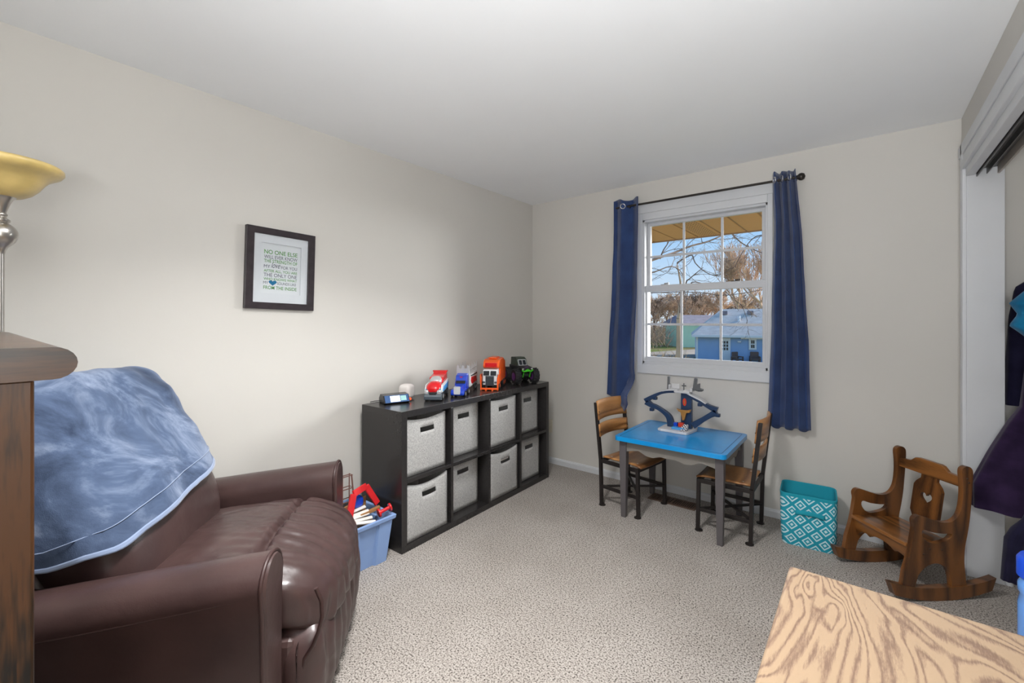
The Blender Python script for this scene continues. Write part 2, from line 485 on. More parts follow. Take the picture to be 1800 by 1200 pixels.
# eave of this house
plain('soffit_tan', (164, 122, 74), .6)
def vent_mat():
    m, nt, b = nodes('soffit_vented')
    b.inputs['Roughness'].default_value = .6
    vo = N(nt, 'ShaderNodeTexVoronoi', Scale=1.0); vo.inputs['Randomness'].default_value = 0
    nt.links.new(coords(nt, (44, 17, 1)), vo.inputs['Vector'])
    nt.links.new(ramp(nt, vo.outputs['Distance'], [(.24, s2l((60,42,24))), (.32, s2l((164,122,74)))]), b.inputs['Base Color'])
vent_mat()
plain('fascia_brown', (120, 92, 62), .6)
sf = thing('soffit', 'tan metal eave soffit seen through the top window panes', 'soffit', (-1.0, 3.6, 2.2), kind='structure')
seams = [-2.62, -2.40, -2.18, -1.96, -1.812, -1.575, -1.345, -1.115, -.892, -.665, -.44, -.22, 0, .22]
for i, (a, b_) in enumerate(zip(seams, seams[1:])):
    v = abs(a+1.345) < .01
    obj('soffit_panel', MB().box(a+.008, b_-.008, YB+.145, 4.775, 2.2, 2.215), 'soffit_tan', sf, True, bevel=.004)
    if v:
        obj('vent_screen', MB().box(a+.03, b_-.03, YB+.45, 4.73, 2.1985, 2.2), 'soffit_vented', sf, True)
    obj('seam', MB().box(b_-.010, b_+.010, YB+.145, 4.775, 2.206, 2.216), 'fascia_brown', sf, True)
obj('fascia', MB().box(-2.65, .3, 4.775, 4.80, 2.19, 2.36), 'fascia_brown', sf, True)
obj('roof_deck', MB().box(-2.65, .3, YB+.14, 4.80, 2.36, 2.40), 'fascia_brown', sf, True)

# blue house
def siding_mat(name, col):
    return plain(name, col, .6, var=.04, vscale=1.5)
siding_mat('siding_blue', (160, 188, 224)); siding_mat('siding_green', (190, 226, 198))
def shingle_mat(name, c0, c1):
    m, nt, b = nodes(name)
    nz = N(nt, 'ShaderNodeTexNoise', Scale=1.2, Detail=6.0, Roughness=.7); nt.links.new(coords(nt, (1,1,3)), nz.inputs['Vector'])
    nt.links.new(ramp(nt, nz.outputs[0], [(.35, s2l(c0)), (.65, s2l(c1))]), b.inputs['Base Color'])
    b.inputs['Roughness'].default_value = .9
shingle_mat('shingle_grey', (205,186,172), (230,214,200)); shingle_mat('shingle_slate', (128,118,124), (150,140,146))
plain('house_white', (236,236,238), .5); plain('house_pane', (70,66,66), .2)
D = 41.0; TH = R(22)
LAT0 = (1224-900)/770*D
hloc = far(1224, 562, D); hloc.z = GZ
hs = thing('house', 'blue sided house with grey shingle roof behind the yard', 'house', hloc, YAW-TH)
def hx(px):
    k = (px-900)/770
    return (k*D-LAT0)/(math.cos(TH)+k*math.sin(TH))
def hz(py, px=1290): return CAM_H + (562-py)/770*(D-hx(px)*math.sin(TH)) - GZ
eave = hz(588.5)
W = hx(1480)
obj('wall', MB().box(0, W, 0.03, 9, 0, eave), 'siding_blue', hs)
sd = MB()
nb = 18
for i in range(nb):
    z0 = eave*i/nb; z1 = eave*(i+1)/nb
    sd.add([(0,-.03,z0),(W,-.03,z0),(W,0.02,z1),(0,0.02,z1),(0,.03,z0),(W,.03,z0)], [(0,1,2,3),(4,5,1,0)])
obj('siding', sd, 'siding_blue', hs, kind='stuff', fixn=False)
obj('corner_trim', MB().box(-.05, .14, -.06, .1, 0, eave), 'house_white', hs)
rise = hz(546)*1.0 + .3 - eave
rf = MB().add([(-.4,-.45,eave-.05),(W,-.45,eave-.05),(W,4.2,eave+2.45),(2.4,4.2,eave+2.45),(-.4,9,eave-.05),(W,9,eave-.05),(-.4,-.45,eave-.2),(W,-.45,eave-.2),(-.4,9,eave-.2),(W,9,eave-.2)],
              [(0,1,2,3),(0,3,4),(3,2,5,4),(0,6,7,1),(0,4,8,6),(6,8,9,7),(1,7,9,5,2)])
ro = obj('roof', rf, 'shingle_grey', hs)
obj('gutter', MB().box(-.4, W, -.56, -.42, eave-.22, eave-.02), 'house_white', hs)
for px, py in ((1278, 549), (1327, 549)):
    obj('roof_vent', MB().box(hx(px)-.25, hx(px)+.25, 3.0, 3.5, eave+1.9, eave+2.25), 'shingle_slate', ro, loc=None)
obj('vent_pipe', MB().cyl((hx(1303),2.0,eave+1.1),(hx(1303),2.0,eave+1.75),.12), 'house_white', ro)
dr = obj('door', MB().prism([rect(hx(1264),hx(1284),0,hz(594))], -.10, -.04, lambda u,v,w:(u,w,v)), 'house_white', hs)
for i in range(3):
    for j in range(3):
        x = hx(1267.2+i*4.7); z = hz(600.0+j*5.8)
        obj('pane', MB().box(x, x+.15, -.115, -.10, z-.20, z+.03), 'house_pane', dr)
wn_ = obj('window', MB().prism([rect(hx(1316),hx(1329.5),hz(613.5),hz(594))], -.12, -.04, lambda u,v,w:(u,w,v)), 'house_white', hs)
for i in range(2):
    for j in range(2):
        obj('pane', MB().box(hx(1319.8+i*3.4), hx(1322.6+i*3.4), -.135, -.12, hz(603.0+j*7.6), hz(597.4+j*7.4)), 'house_pane', wn_)
obj('wall_lamp', MB().box(hx(1296.5), hx(1302), -.2, -.03, hz(601), hz(598.7)), 'house_white', hs)
obj('awning_case', MB().box(hx(1302), hx(1341), -.3, -.03, hz(595.3), hz(592.4)), 'house_white', hs)
# patio chairs by the blue wall
plain('wicker', (112,92,84), .8)
for k, px in enumerate((1296, 1327)):
    t = thing('patio_chair', ['brown patio chair beside the white door of the blue house', 'brown patio chair under the small window of the blue house'][k], 'chair', tuple(far(px, 562, D-2.2))[:2]+(GZ,), YAW+R(20-40*k), group='patio chairs')
    obj('seat', MB().box(-.32,.32,-.3,.3,.34,.46), 'wicker', t, bevel=.04)
    obj('backrest', MB().box(-.34,.34,.2,.34,.4,1.05), 'wicker', t, bevel=.06)
    for sx in (-1,1):
        obj('arm', MB().box(sx*.36-.06,sx*.36+.06,-.32,.3,.55,.66), 'wicker', t, bevel=.03)
        for sy in (-.27,.27): obj('leg', MB().box(sx*.36-.05,sx*.36+.05,sy-.05,sy+.05,0,.56), 'wicker', t)
# green building further back
D2 = 62.0; H2 = D2/770
gl_ = far(1196, 562, D2); gl_.z = GZ
gb = thing('outbuilding', 'pale green outbuilding with dark roof behind the blue house', 'house', gl_, YAW)
gz = lambda py: CAM_H+(562-py)*H2-GZ
obj('wall', MB().box(0, 8, 0, 6, 0, gz(567)), 'siding_green', gb)
obj('roof', MB().add([(-.4,-.4,gz(568)),(8.4,-.4,gz(568)),(8.4,3,gz(553)),(-.4+.9,3,gz(553)),(-.4,6.4,gz(568)),(8.4,6.4,gz(568))],[(0,1,2,3),(3,2,5,4),(0,3,4),(1,5,2),(0,4,5,1)]), 'shingle_slate', gb)
plain('gravel', (150,134,116), .95, var=.1, vscale=3)
obj('path', MB().add([tuple(far(1130,600,30))[:2]+(GZ+.02,), tuple(far(1225,605,46))[:2]+(GZ+.02,), tuple(far(1226,598,58))[:2]+(GZ+.02,), tuple(far(1130,590,52))[:2]+(GZ+.02,)], [(0,1,2,3)]), 'gravel', label='pale gravel path beside the blue house', cat='path', kind='structure')

# bare trees
def bark(name, c0, c1):
    m, nt, b = nodes(name)
    nz = N(nt, 'ShaderNodeTexNoise', Scale=3.0, Detail=5.0); nt.links.new(coords(nt, (1,1,.3)), nz.inputs['Vector'])
    nt.links.new(ramp(nt, nz.outputs[0], [(.35, s2l(c0)), (.65, s2l(c1))]), b.inputs['Base Color'])
    b.inputs['Roughness'].default_value = .95; b.inputs['Specular IOR Level'].default_value = .1
bark('bark_brown', (120,98,80), (168,142,118)); bark('bark_tan', (176,146,120), (212,182,152)); bark('bark_dark', (104,88,78), (146,126,112))
def twig(mb, p0, p1, r0, r1, seg=3):
    d = (p1-p0)
    if d.length < 1e-4: return
    u = d.cross(Vector((.3,.5,.8))); u.normalize(); w = d.cross(u).normalized()
    vs = []
    for p, r in ((p0,r0),(p1,r1)):
        for k in range(seg):
            a = 2*PI*k/seg
            vs.append(p+(u*math.cos(a)+w*math.sin(a))*r)
    mb.add(vs, [(k,(k+1)%seg,seg+(k+1)%seg,seg+k) for k in range(seg)])
def grow(mb, p, d, L, r, lev, rng, spread, up=.12, kids=(3,4), minr=.004, shrink=.66):
    n = 4 if lev > 1 else 2
    q = p.copy(); dd = d.copy(); pts = [q.copy()]
    for i in range(n):
        dd = (dd + Vector((rng.gauss(0,.16), rng.gauss(0,.16), rng.gauss(0,.12)+up*.3))).normalized()
        nq = q + dd*(L/n)
        twig(mb, q, nq, r*(1-.45*i/n), r*(1-.45*(i+1)/n), 5 if lev > 2 else 3)
        q = nq; pts.append(q.copy())
    if lev <= 0: return
    for k in range(rng.randint(*kids)):
        t = rng.uniform(.3, 1.0); i = min(int(t*n), n-1)
        b = pts[i].lerp(pts[i+1], t*n-i)
        ax = Vector((rng.gauss(0,1), rng.gauss(0,1), rng.gauss(0,1))).cross(dd).normalized()
        nd = (Matrix.Rotation(rng.uniform(.35, 1.0)*spread, 3, ax) @ dd + Vector((0,0,up))).normalized()
        grow(mb, b, nd, L*rng.uniform(shrink-.12, shrink+.1), max(r*.52*(1-.3*t), minr), lev-1, rng, spread, up, kids, minr, shrink)
def tree(px, d, h, r, label, mat, seed, lev=4, spread=.9, group=None, minr=.02, kids=(3,4), name='bare_tree', up=.14):
    rng = random.Random(seed)
    l = far(px, 562, d); l.z = GZ
    t = thing(name, label, 'tree', l, group=group)
    tr = MB(); hh = h*.42; q = Vector((0,0,0)); n = 5; pts = [q]
    for i in range(n):
        nq = Vector((rng.gauss(0,.06)*h*.08, rng.gauss(0,.06)*h*.08, hh*(i+1)/n)); 
        twig(tr, q, nq, r*(1-.35*i/n), r*(1-.35*(i+1)/n), 7); q = nq; pts.append(q)
    obj('trunk', tr, mat, t, fixn=False)
    cr = MB()
    for k in range(6):
        a = 2*PI*k/6+rng.uniform(-.4,.4)
        b = pts[-1] if k > 2 else pts[-2]
        dv = Vector((math.cos(a)*rng.uniform(.5,1.1), math.sin(a)*rng.uniform(.5,1.1), rng.uniform(.6,1.5))).normalized()
        grow(cr, b, dv, h*.30, r*.5, lev-1, rng, spread, up, kids, minr)
    obj('branches', cr, mat, t, fixn=False)
    return t
# a big tree close by reaches over the yard with long bare limbs
nt_l = far(1192, 562, 15.5); nt_l.z = GZ
tb = thing('yard_tree', 'bare yard tree with long dark limbs across the window', 'tree', nt_l)
rng = random.Random(4)
trk = MB()
def tp(px, py, d): return far(px, py, d) - nt_l
pts = [Vector((0,0,0)), tp(1194,600,15.5), tp(1193,560,15.5), tp(1198,525,15.6), tp(1196,495,15.6), tp(1190,462,15.6)]
for i in range(len(pts)-1): twig(trk, pts[i], pts[i+1], .12-.021*i, .12-.021*(i+1), 9)
obj('trunk', trk, 'bark_tan', tb, fixn=False)
br = MB()
def limb(pl_, r0, r1, d0, d1, tw=5, lev=2):
    n = len(pl_); P = [tp(x, y, lerp(d0, d1, i/(n-1))) for i, (x, y) in enumerate(pl_)]
    P = [Vector(p) for p in smoothpoly([tuple(p) for p in P], 3, False)]
    m = len(P)
    for i in range(m-1): twig(br, P[i], P[i+1], lerp(r0,r1,i/(m-1)), lerp(r0,r1,(i+1)/(m-1)), 5)
    for k in range(tw):
        i = rng.randint(1, m-2)
        d = (P[i+1]-P[i]).normalized()
        ax = Vector((rng.gauss(0,1), rng.gauss(0,1), rng.gauss(0,1))).cross(d).normalized()
        nd = (Matrix.Rotation(rng.uniform(.5,1.1), 3, ax) @ d + Vector((0,0,.1))).normalized()
        grow(br, P[i], nd, rng.uniform(.35,.9), .011, lev, rng, .9, .08, (2,4), .0035)
limb([(1110,470),(1160,452),(1185,444),(1215,432),(1245,424),(1280,408),(1330,380)], .038, .014, 11, 12.5, 7)
limb([(1280,404),(1300,424),(1320,436),(1345,446),(1380,452)], .020, .010, 12.5, 12, 5)
limb([(1190,462),(1215,448),(1222,462),(1240,478),(1262,484),(1290,470)], .026, .008, 15.6, 14, 6)
limb([(1160,455),(1166,440),(1176,424),(1182,405)], .022, .008, 11.5, 11.4, 4)
limb([(1193,560),(1205,500),(1212,490),(1226,478),(1236,470)], .03, .010, 15.5, 15, 6)
limb([(1120,486),(1150,478),(1180,468),(1199,480),(1201,505)], .022, .008, 12, 13, 6)
limb([(1130,515),(1160,514),(1200,513),(1240,515),(1268,519),(1300,516),(1345,508)], .015, .009, 12, 12, 5)
limb([(1275,512),(1296,530),(1312,542),(1330,556)], .014, .006, 12, 12, 4)
limb([(1370,430),(1345,414),(1322,420),(1300,452),(1292,470)], .022, .008, 13, 13, 7)
limb([(1240,500),(1216,496),(1208,520),(1204,545)], .018, .008, 14, 14, 5)
obj('branches', br, 'bark_dark', tb, fixn=False)
tree(1338, 56, 14.5, .24, 'bare tan tree rising above the right end of the blue roof', 'bark_tan', 11, 5, .7, minr=.028, kids=(3,5), up=.30)
tree(1298, 60, 14.0, .24, 'bare tan tree rising above the middle of the blue roof', 'bark_tan', 12, 5, .7, minr=.028, kids=(3,5), up=.30)
lab = ['leftmost bare tree of the wood behind the yard', 'second bare tree from the left in the wood behind the yard', 'third bare tree from the left in the wood behind the yard', 'bare tree of the wood just left of the dark outbuilding roof',
       'bare tree of the wood above the dark outbuilding roof', 'bare tree of the wood above the left end of the blue house', 'bare tree of the wood above the middle of the blue house', 'bare tree of the wood above the right part of the blue house roof', 'rightmost bare tree of the wood behind the blue house']
for k, px in enumerate((1128, 1150, 1172, 1193, 1214, 1240, 1270, 1304, 1340)):
    tree(px, 74+7*(k % 3), 9.8-.9*(k%2), .26, lab[k], ('bark_tan','bark_brown','bark_tan')[k%3], 30+k, 5, 1.0, group='bare trees of the wood behind the yard', minr=.035, kids=(3,5))
# low brush at the back of the lawn: nobody could count the twigs
bs = MB(); rng = random.Random(3)
for i in range(12500):
    px = rng.uniform(960, 1720); d = rng.uniform(60, 92)
    if d < 71 and px > 1180: d += 20
    p = far(px, 562, d); p.z = GZ
    z = abs(rng.gauss(0, 1.6))
    p.z += z
    L = rng.uniform(.8, 2.2)
    dv = Vector((rng.gauss(0,.5), rng.gauss(0,.5), rng.uniform(.3,1))).normalized()
    twig(bs, p, p+dv*L, .045, .02)
obj('brush', bs, 'bark_tan', label='dense tangle of brown winter brush behind the yard', cat='brush', kind='stuff', fixn=False)
b2 = MB()
for i in range(900):
    px = rng.uniform(1120, 1205); d = rng.uniform(24, 40)
    p = far(px, 562, d); p.z = GZ + abs(rng.gauss(0,.35))
    dv = Vector((rng.gauss(0,.7), rng.gauss(0,.7), rng.uniform(.2,1))).normalized()
    twig(b2, p, p+dv*rng.uniform(.3,1.0), .018, .008)
bark('leaf_litter', (150,112,74), (206,172,120))
obj('undergrowth', b2, 'leaf_litter', label='tawny dry undergrowth around the foot of the yard tree', cat='undergrowth', kind='stuff', fixn=False)
# ------------------------------------------------------------------ recliner
def leather():
    m, nt, b = nodes('leather')
    n1 = N(nt, 'ShaderNodeTexNoise', Scale=5.0, Detail=4.0); n2 = N(nt, 'ShaderNodeTexNoise', Scale=420.0, Detail=2.0)
    n3 = N(nt, 'ShaderNodeTexNoise', Scale=26.0, Detail=3.0)
    for n in (n1,n2,n3): nt.links.new(coords(nt), n.inputs['Vector'])
    nt.links.new(ramp(nt, n1.outputs[0], [(.3, s2l((58,42,41))), (.7, s2l((74,55,53)))]), b.inputs['Base Color'])
    b.inputs['Roughness'].default_value = .34; b.inputs['Specular IOR Level'].default_value = .6
    ad = N(nt, 'ShaderNodeMath', operation='MULTIPLY_ADD'); ad.inputs[1].default_value = .12
    nt.links.new(n2.outputs[0], ad.inputs[0]); nt.links.new(n3.outputs[0], ad.inputs[2])
    bumped(nt, b, ad.outputs[0], .22, .006)
leather()
plain('leather_piping', (58,38,36), .45)
RC = thing('recliner', 'dark brown leather recliner with padded arms beside the long wall', 'armchair', (-1.65, .828, 0), R(48))
def armtop(x): return interp([(-.78,.585),(-.6,.60),(-.3,.632),(0.0,.66)], x)
def arm_section(x, yc, hw):
    """outline (y,z) of arm at depth x"""
    zt = armtop(x); pts = []
    pts.append((yc-hw*.86, .05)); pts.append((yc-hw*.80, .30)); pts.append((yc-hw*.88, zt-.14))
    for k in range(13):
        a = PI - PI*k/12
        pts.append((yc+hw*math.cos(a), zt-hw*.95+hw*.95*math.sin(a)))
    pts.append((yc+hw*.88, zt-.14)); pts.append((yc+hw*.80, .30)); pts.append((yc+hw*.86, .05))
    return pts
for sgn in (-1, 1):
    yc = .415*sgn; hw = .082
    mb = MB(); xs = [-.66,-.64,-.5,-.35,-.2,-.03,0.0] if sgn > 0 else [-.80,-.77,-.6,-.4,-.2,-.03,0.0]; secs = [arm_section(x, yc, hw*(0.93 if i in (0,) else 1)) for i, x in enumerate(xs)]
    n = len(secs[0]); vs = [(x,y,z) for x, s in zip(xs, secs) for (y,z) in s]
    fs = [(i*n+k, i*n+(k+1)%n, (i+1)*n+(k+1)%n, (i+1)*n+k) for i in range(len(xs)-1) for k in range(n)]
    fs += [tuple(range(n)), tuple((len(xs)-1)*n+k for k in range(n))]
    mb.add(vs, fs)
    a = obj('arm', mb, 'leather', RC, smooth=50)
    # front facing panel, slightly domed, with piping round it
    sec = arm_section(0, yc, hw*.93)
    cy = yc; fp = MB()
    ring0 = [(0.0,y,z) for y,z in sec]; ring1 = [(.014,cy+(y-cy)*.86,z-.006 if z > .3 else z+.004) for y,z in sec]
    vs = ring0+ring1; fs = [(k,(k+1)%n,n+(k+1)%n,n+k) for k in range(n)]+[tuple(n+k for k in range(n))]
    fp.add(vs, fs); obj('front_panel', fp, 'leather', a, smooth=50)
    obj('piping', MB().tube([(.004,y,z) for y,z in arm_section(0, yc, hw*.985)], .006, 8), 'leather_piping', a, smooth=80)
    obj('seam', MB().tube([(x, yc+sgn*hw*.97, armtop(x)-.078-.012*math.sin((x+.8)*4)) for x in [xs[0]+(-xs[0])*i/8 for i in range(9)]], .0025, 6), 'leather_piping', a)
def seat_fn(v):
    x, y, z = v
    top = max(0.0, min(1.0, (z-.02)/.05))
    if z > 0: z += .022*(1-(y/.34)**2)*(1-min(1,(x/.36)**2))
    fr = max(0, x-.10)
    z -= fr*fr*1.3
    sx = x-.12                                   # cross seam where the gathers start
    ph = y*128+6*fbm((x*3,y*3,0))
    g = (math.exp(-abs(sx)/.13))*(.6+.4*fbm((y*9,x*3,5)))*math.sin(ph)*.0052
    if sx > 0: g = math.exp(-abs(sx)/.28)*math.sin(ph*.75+sx*7)*.0062*(.8+.5*fbm((y*6,2,5)))
    z += top*(g - .026*math.exp(-(sx/.014)**2))
    if x > .2: x += .8*math.sin(y*96+5*fbm((y*5,z*5,1)))*.006*(1-top)
    x += .006*fbm((x*6,y*6,z*6)); z += .006*fbm((x*7,y*7,z*7+5))
    return Vector((x,y,z))
obj('seat_cushion', MB().rbox(120, (.36,.335,.105), 4.5, seat_fn, Matrix.Translation((-.22, 0, .445)) @ Matrix.Rotation(R(-3), 4, 'Y')), 'leather', RC, smooth=180)
obj('seat_piping', MB().tube([(.105+.02*math.sin(j*.9), -.335+.004*math.sin(j*1.7), .50-.045*j+.0*j) for j in range(5)]+[(.07,-.33,.28),(.06,-.325,.20)], .0065, 8), 'leather_piping', RC, smooth=80)
def foot_fn(v):
    x, y, z = v
    x += (math.sin(y*80+4*fbm((y*4,z*4,3)))*.006 + .006*fbm((x*6,y*6,z*6)))*(1 if x > 0 else 0)
    x -= .10*max(0, -z)  # tucks in below
    return Vector((x,y,z))
obj('footrest', MB().rbox(84, (.085,.335,.17), 4.0, foot_fn, Matrix.Translation((.05, 0, .215))), 'leather', RC, smooth=180)
obj('base', MB().box(-.74,.04,-.33,.33,.03,.34), 'leather', RC, bevel=.02)
BT = Matrix.Translation((-.63, -.03, .765)) @ Matrix.Rotation(R(-25), 4, 'Y')
BH = (.135, .325, .375); BK = 4.0
def back_fn(v):
    x, y, z = v
    # two stuffed pillows: a roll above, lumbar below
    if x > 0: x += .022*math.cos((z+.10)*9.5)*(1-(y/.34)**2) + .006*fbm((x*5,y*5,z*5))
    return Vector((x,y,z))
obj('backrest', MB().rbox(36, BH, BK, back_fn, BT), 'leather', RC, smooth=180)
obj('back_shell', MB().rbox(14, (.05,.33,.33), 7, None, BT @ Matrix.Translation((-.11,0,-.03))), 'leather', RC, smooth=60)
for sx in (-.66, -.06):
    for sy in (-.28, .28):
        obj('foot', MB().cyl((sx,sy,0),(sx,sy,.05),.022,.028), 'leather_piping', RC)

# plush throw over the recliner back
def plush():
    m, nt, b = nodes('plush_blue')
    n1 = N(nt, 'ShaderNodeTexNoise', Scale=5.0, Detail=6.0, Roughness=.66, Distortion=.7); n2 = N(nt, 'ShaderNodeTexNoise', Scale=350.0, Detail=2.0)
    nt.links.new(coords(nt, (1.2,.6,1)), n1.inputs['Vector']); nt.links.new(coords(nt), n2.inputs['Vector'])
    nt.links.new(ramp(nt, n1.outputs[0], [(.32, s2l((48,60,82))), (.50, s2l((80,95,122))), (.70, s2l((142,155,178)))]), b.inputs['Base Color'])
    b.inputs['Roughness'].default_value = .85; b.inputs['Sheen Weight'].default_value = .35; b.inputs['Sheen Roughness'].default_value = .4
    b.inputs['Sheen Tint'].default_value = (.75,.82,1,1); b.inputs['Specular IOR Level'].default_value = .15
    bumped(nt, b, n2.outputs[0], .25, .003)
plush()
plain('plush_hem', (132,148,178), .85, sheen=.4)
RCM = WM['recliner']
def throw_pt(u, v, off=0.0):
    """u across (0 near side .. 1 far side), v 0 front hem .. 1 rear hem"""
    US = .16
    t = max(0.0, (US-u)/US)                      # part that hangs down the near side of the back
    aw = lerp(-.985, .985, max(0.0, (u-US)/(1-US)))
    c = (1-abs(aw)**BK)**(1/BK)
    hem = R(interp([(0,-3),(.10,-13),(.16,-15),(.30,-11),(.6,-7),(.85,-5),(1,-3)], u))
    bh = -abs(math.sin(hem))**.5
    if v < .6:
        bb = bh+(1-bh)*math.sin(PI/2*v/.6)
        ang = math.asin(max(-1, min(1, math.copysign(bb*bb, bb))))
    else:
        ang = lerp(PI/2, R(205), (v-.6)/.4)
    ca, sa = math.cos(ang), math.sin(ang)
    k = 2/BK
    n = math.copysign(abs(ca)**k, ca)*(BH[0]+.014)*max(c,.5)
    bz = math.copysign(abs(sa)**k, sa)*(BH[2]+.014)*(c**.45)
    if t > 0: n = min(n, lerp(BH[0]*.5, -.12, t)+.01*math.sin(v*20))
    x, y, z = n, aw*(BH[1]+.014)-.03*math.sin(t*PI/2), bz
    w = back_fn(Vector((x,y,z))) if x > 0 else Vector((x,y,z))
    nrm = Vector((ca*.9, .3*aw-.8*(t > 0), sa*.9))
    fold = .010*fbm((u*5, v*7, 2.0)) + .006*math.sin(u*17+9*v+3*fbm((u*3,v*4,7)))*max(0,1-v*1.5)
    w += nrm*(max(.002,.012+fold)+off)
    return RCM @ (BT @ w)
obj('throw_blanket', MB().grid(64, 90, lambda u,v: throw_pt(u,v)), 'plush_blue', smooth=180, solid=.008,
    label='mottled blue plush throw blanket draped over the brown recliner back', cat='blanket')
bl = bpy.data.objects['throw_blanket']
obj('hem', MB().grid(64, 4, lambda u,v: throw_pt(u, .0+v*.012, .003)), 'plush_hem', bl, smooth=180, solid=.004)
obj('stitch_line', MB().tube([throw_pt(i/60, .052, .0075) for i in range(61)], .0016, 5), 'plush_hem', bl)

# ------------------------------------------------------------------ cube shelf
plain('shelf_black', (42,40,40), .26, bump=(90,.15,.0008), var=.12, vscale=60)
SH_ROT = R(1.44)
SHD = .385
sh = thing('cube_shelf', 'black eight cube storage shelf against the long wall', 'shelf', (-2.047, 1.549, 0), SH_ROT)
# local: x = -depth .. 0 (front), y = along 0..1.55
SL, SHH, TO, TI, CW = 1.55, .81, .04, .02, .3525
obj('top_board', MB().box(-SHD, 0, 0, SL, SHH-.038, SHH), 'shelf_black', sh, bevel=.001)
obj('bottom_board', MB().box(-SHD, 0, 0, SL, 0, .038), 'shelf_black', sh, bevel=.001)
for y in (0, SL-TO): obj('side_panel', MB().box(-SHD, 0, y, y+TO, .038, SHH-.038), 'shelf_black', sh, bevel=.001)
cells = [TO+i*(CW+TI) for i in range(4)]
for c in cells[1:]: obj('divider', MB().box(-SHD, 0, c-TI, c, .038, SHH-.038), 'shelf_black', sh, bevel=.001)
for c in cells: obj('middle_shelf', MB().box(-SHD, 0, c, c+CW, .392, .414), 'shelf_black', sh, bevel=.001)
obj('back_panel', MB().box(-SHD, -SHD+.004, TO, SL-TO, .038, SHH-.038), 'shelf_black', sh)
def felt():
    m, nt, b = nodes('bin_felt')
    n1 = N(nt, 'ShaderNodeTexNoise', Scale=150.0, Detail=3.0, Roughness=.8)
    nt.links.new(coords(nt), n1.inputs['Vector'])
    nt.links.new(ramp(nt, n1.outputs[0], [(.30, s2l((138,138,137))), (.65, s2l((190,189,187)))]), b.inputs['Base Color'])
    b.inputs['Roughness'].default_value = .95; b.inputs['Specular IOR Level'].default_value = .1
    bumped(nt, b, n1.outputs[0], .3, .002)
felt()
plain('bin_inside', (70,70,72), .95)
plain('paper_white', (232,230,226), .7)
ord_ = ['first', 'second', 'third', 'fourth']
recess = {(0,1): .022, (1,1): .075, (2,1): .020, (3,1): .065, (0,0): .008, (1,0): .080, (2,0): .004, (3,0): .05}
sag = {(0,1): .020, (1,1): .004, (2,1): .012, (3,1): .002, (0,0): .034, (1,0): .014, (2,0): .026, (3,0): .012}
lbl = {(0,1): 'grey felt storage bin in the upper cube nearest the recliner', (1,1): 'grey felt storage bin in the second upper cube from the recliner', (2,1): 'grey felt storage bin in the third upper cube from the recliner', (3,1): 'grey felt storage bin in the upper cube nearest the window wall',
       (0,0): 'grey felt storage bin with sagging rim in the lower cube nearest the recliner', (1,0): 'grey felt storage bin in the second lower cube from the recliner', (2,0): 'grey felt storage bin with bulging front in the third lower cube from the recliner', (3,0): 'grey felt storage bin in the lower cube nearest the window wall'}
for (ci, ri), rc in recess.items():
    zb = .0395 if ri == 0 else .4155
    bw, bh, bd = .325, .338, .27
    y0 = cells[ci] + (.004 if ci in (0,2) else .006)
    if ci in (1, 3): y0 = cells[ci]+.004
    loc = world_of(sh) @ Vector((-rc-.008, y0, zb))
    b = thing('storage_bin', lbl[(ci,ri)], 'storage bin', loc, SH_ROT, group='grey felt bins in the cube shelf')
    sg = sag[(ci,ri)]; bulge = .012 if (ci,ri) in ((2,0),(0,0)) else .004
    hx0, hx1, hz0, hz1 = bw*.36, bw*.70, bh-.088, bh-.056
    # front panel with a real hand hole
    ys = sorted(set([bw*i/14 for i in range(15)]+[hx0,hx1])); zs = sorted(set([bh*i/12 for i in range(13)]+[hz0,hz1]))
    vs = []; fs = []
    for yi in ys:
        for zi in zs:
            s_ = math.sin(PI*yi/bw)
            z = zi - (zi/bh)**3*sg*s_
            x = bulge*s_*math.sin(PI*zi/bh) - (zi/bh)**6*.010*s_*(sg/.02)
            vs.append((x, yi, z))
    nz_ = len(zs)
    for i in range(len(ys)-1):
        for j in range(nz_-1):
            if hx0-1e-6 <= ys[i] and ys[i+1] <= hx1+1e-6 and hz0-1e-6 <= zs[j] and zs[j+1] <= hz1+1e-6: continue
            fs.append((i*nz_+j,(i+1)*nz_+j,(i+1)*nz_+j+1,i*nz_+j+1))
    obj('front_panel', MB().add(vs, fs), 'bin_felt', b, solid=.004, smooth=60)
    obj('bin_body', MB().box(-bd, -.002, .001, .005, 0, bh).box(-bd, -.002, bw-.005, bw-.001, 0, bh).box(-bd, -bd+.004, 0, bw, 0, bh).box(-bd, -.002, 0, bw, 0, .004), 'bin_felt', b)
    if (ci,ri) == (2,0):
        obj('folded_paper', MB().box(-.02,-.005,hx0+.01,hx1-.005,hz0+.004,hz1-.006), 'paper_white', b, bevel=.002)

# ------------------------------------------------------------------ framed print
plain('frame_espresso', (46,38,42), .35, bump=(60,.2,.001), var=.3, vscale=30)
plain('mat_board', (226,227,232), .6); plain('print_paper', (230,231,235), .7)
plain('ink_green', (88,150,72), .7); plain('ink_navy', (52,56,84), .7); plain('ink_teal', (24,112,158), .7)
pc = thing('framed_print', 'dark wood framed print of green and navy lettering with a blue heart', 'picture', (XL, 1.077, 1.607), rot=Euler((PI/2, R(1.5), PI/2)))
obj('frame', MB().prism([rect(-.181,.181,-.216,.216), hole(-.142,.142,-.181,.181)], .001, .026, lambda u,v,w:(u,v,w)), 'frame_espresso', pc, bevel=.002)
obj('mat', MB().prism([rect(-.146,.146,-.185,.185), hole(-.105,.105,-.132,.137)], .012, .016, lambda u,v,w:(u,v,w)), 'mat_board', pc)
pp = obj('print', MB().box(-.125,.125,-.15,.155,.006,.008), 'print_paper', pc)
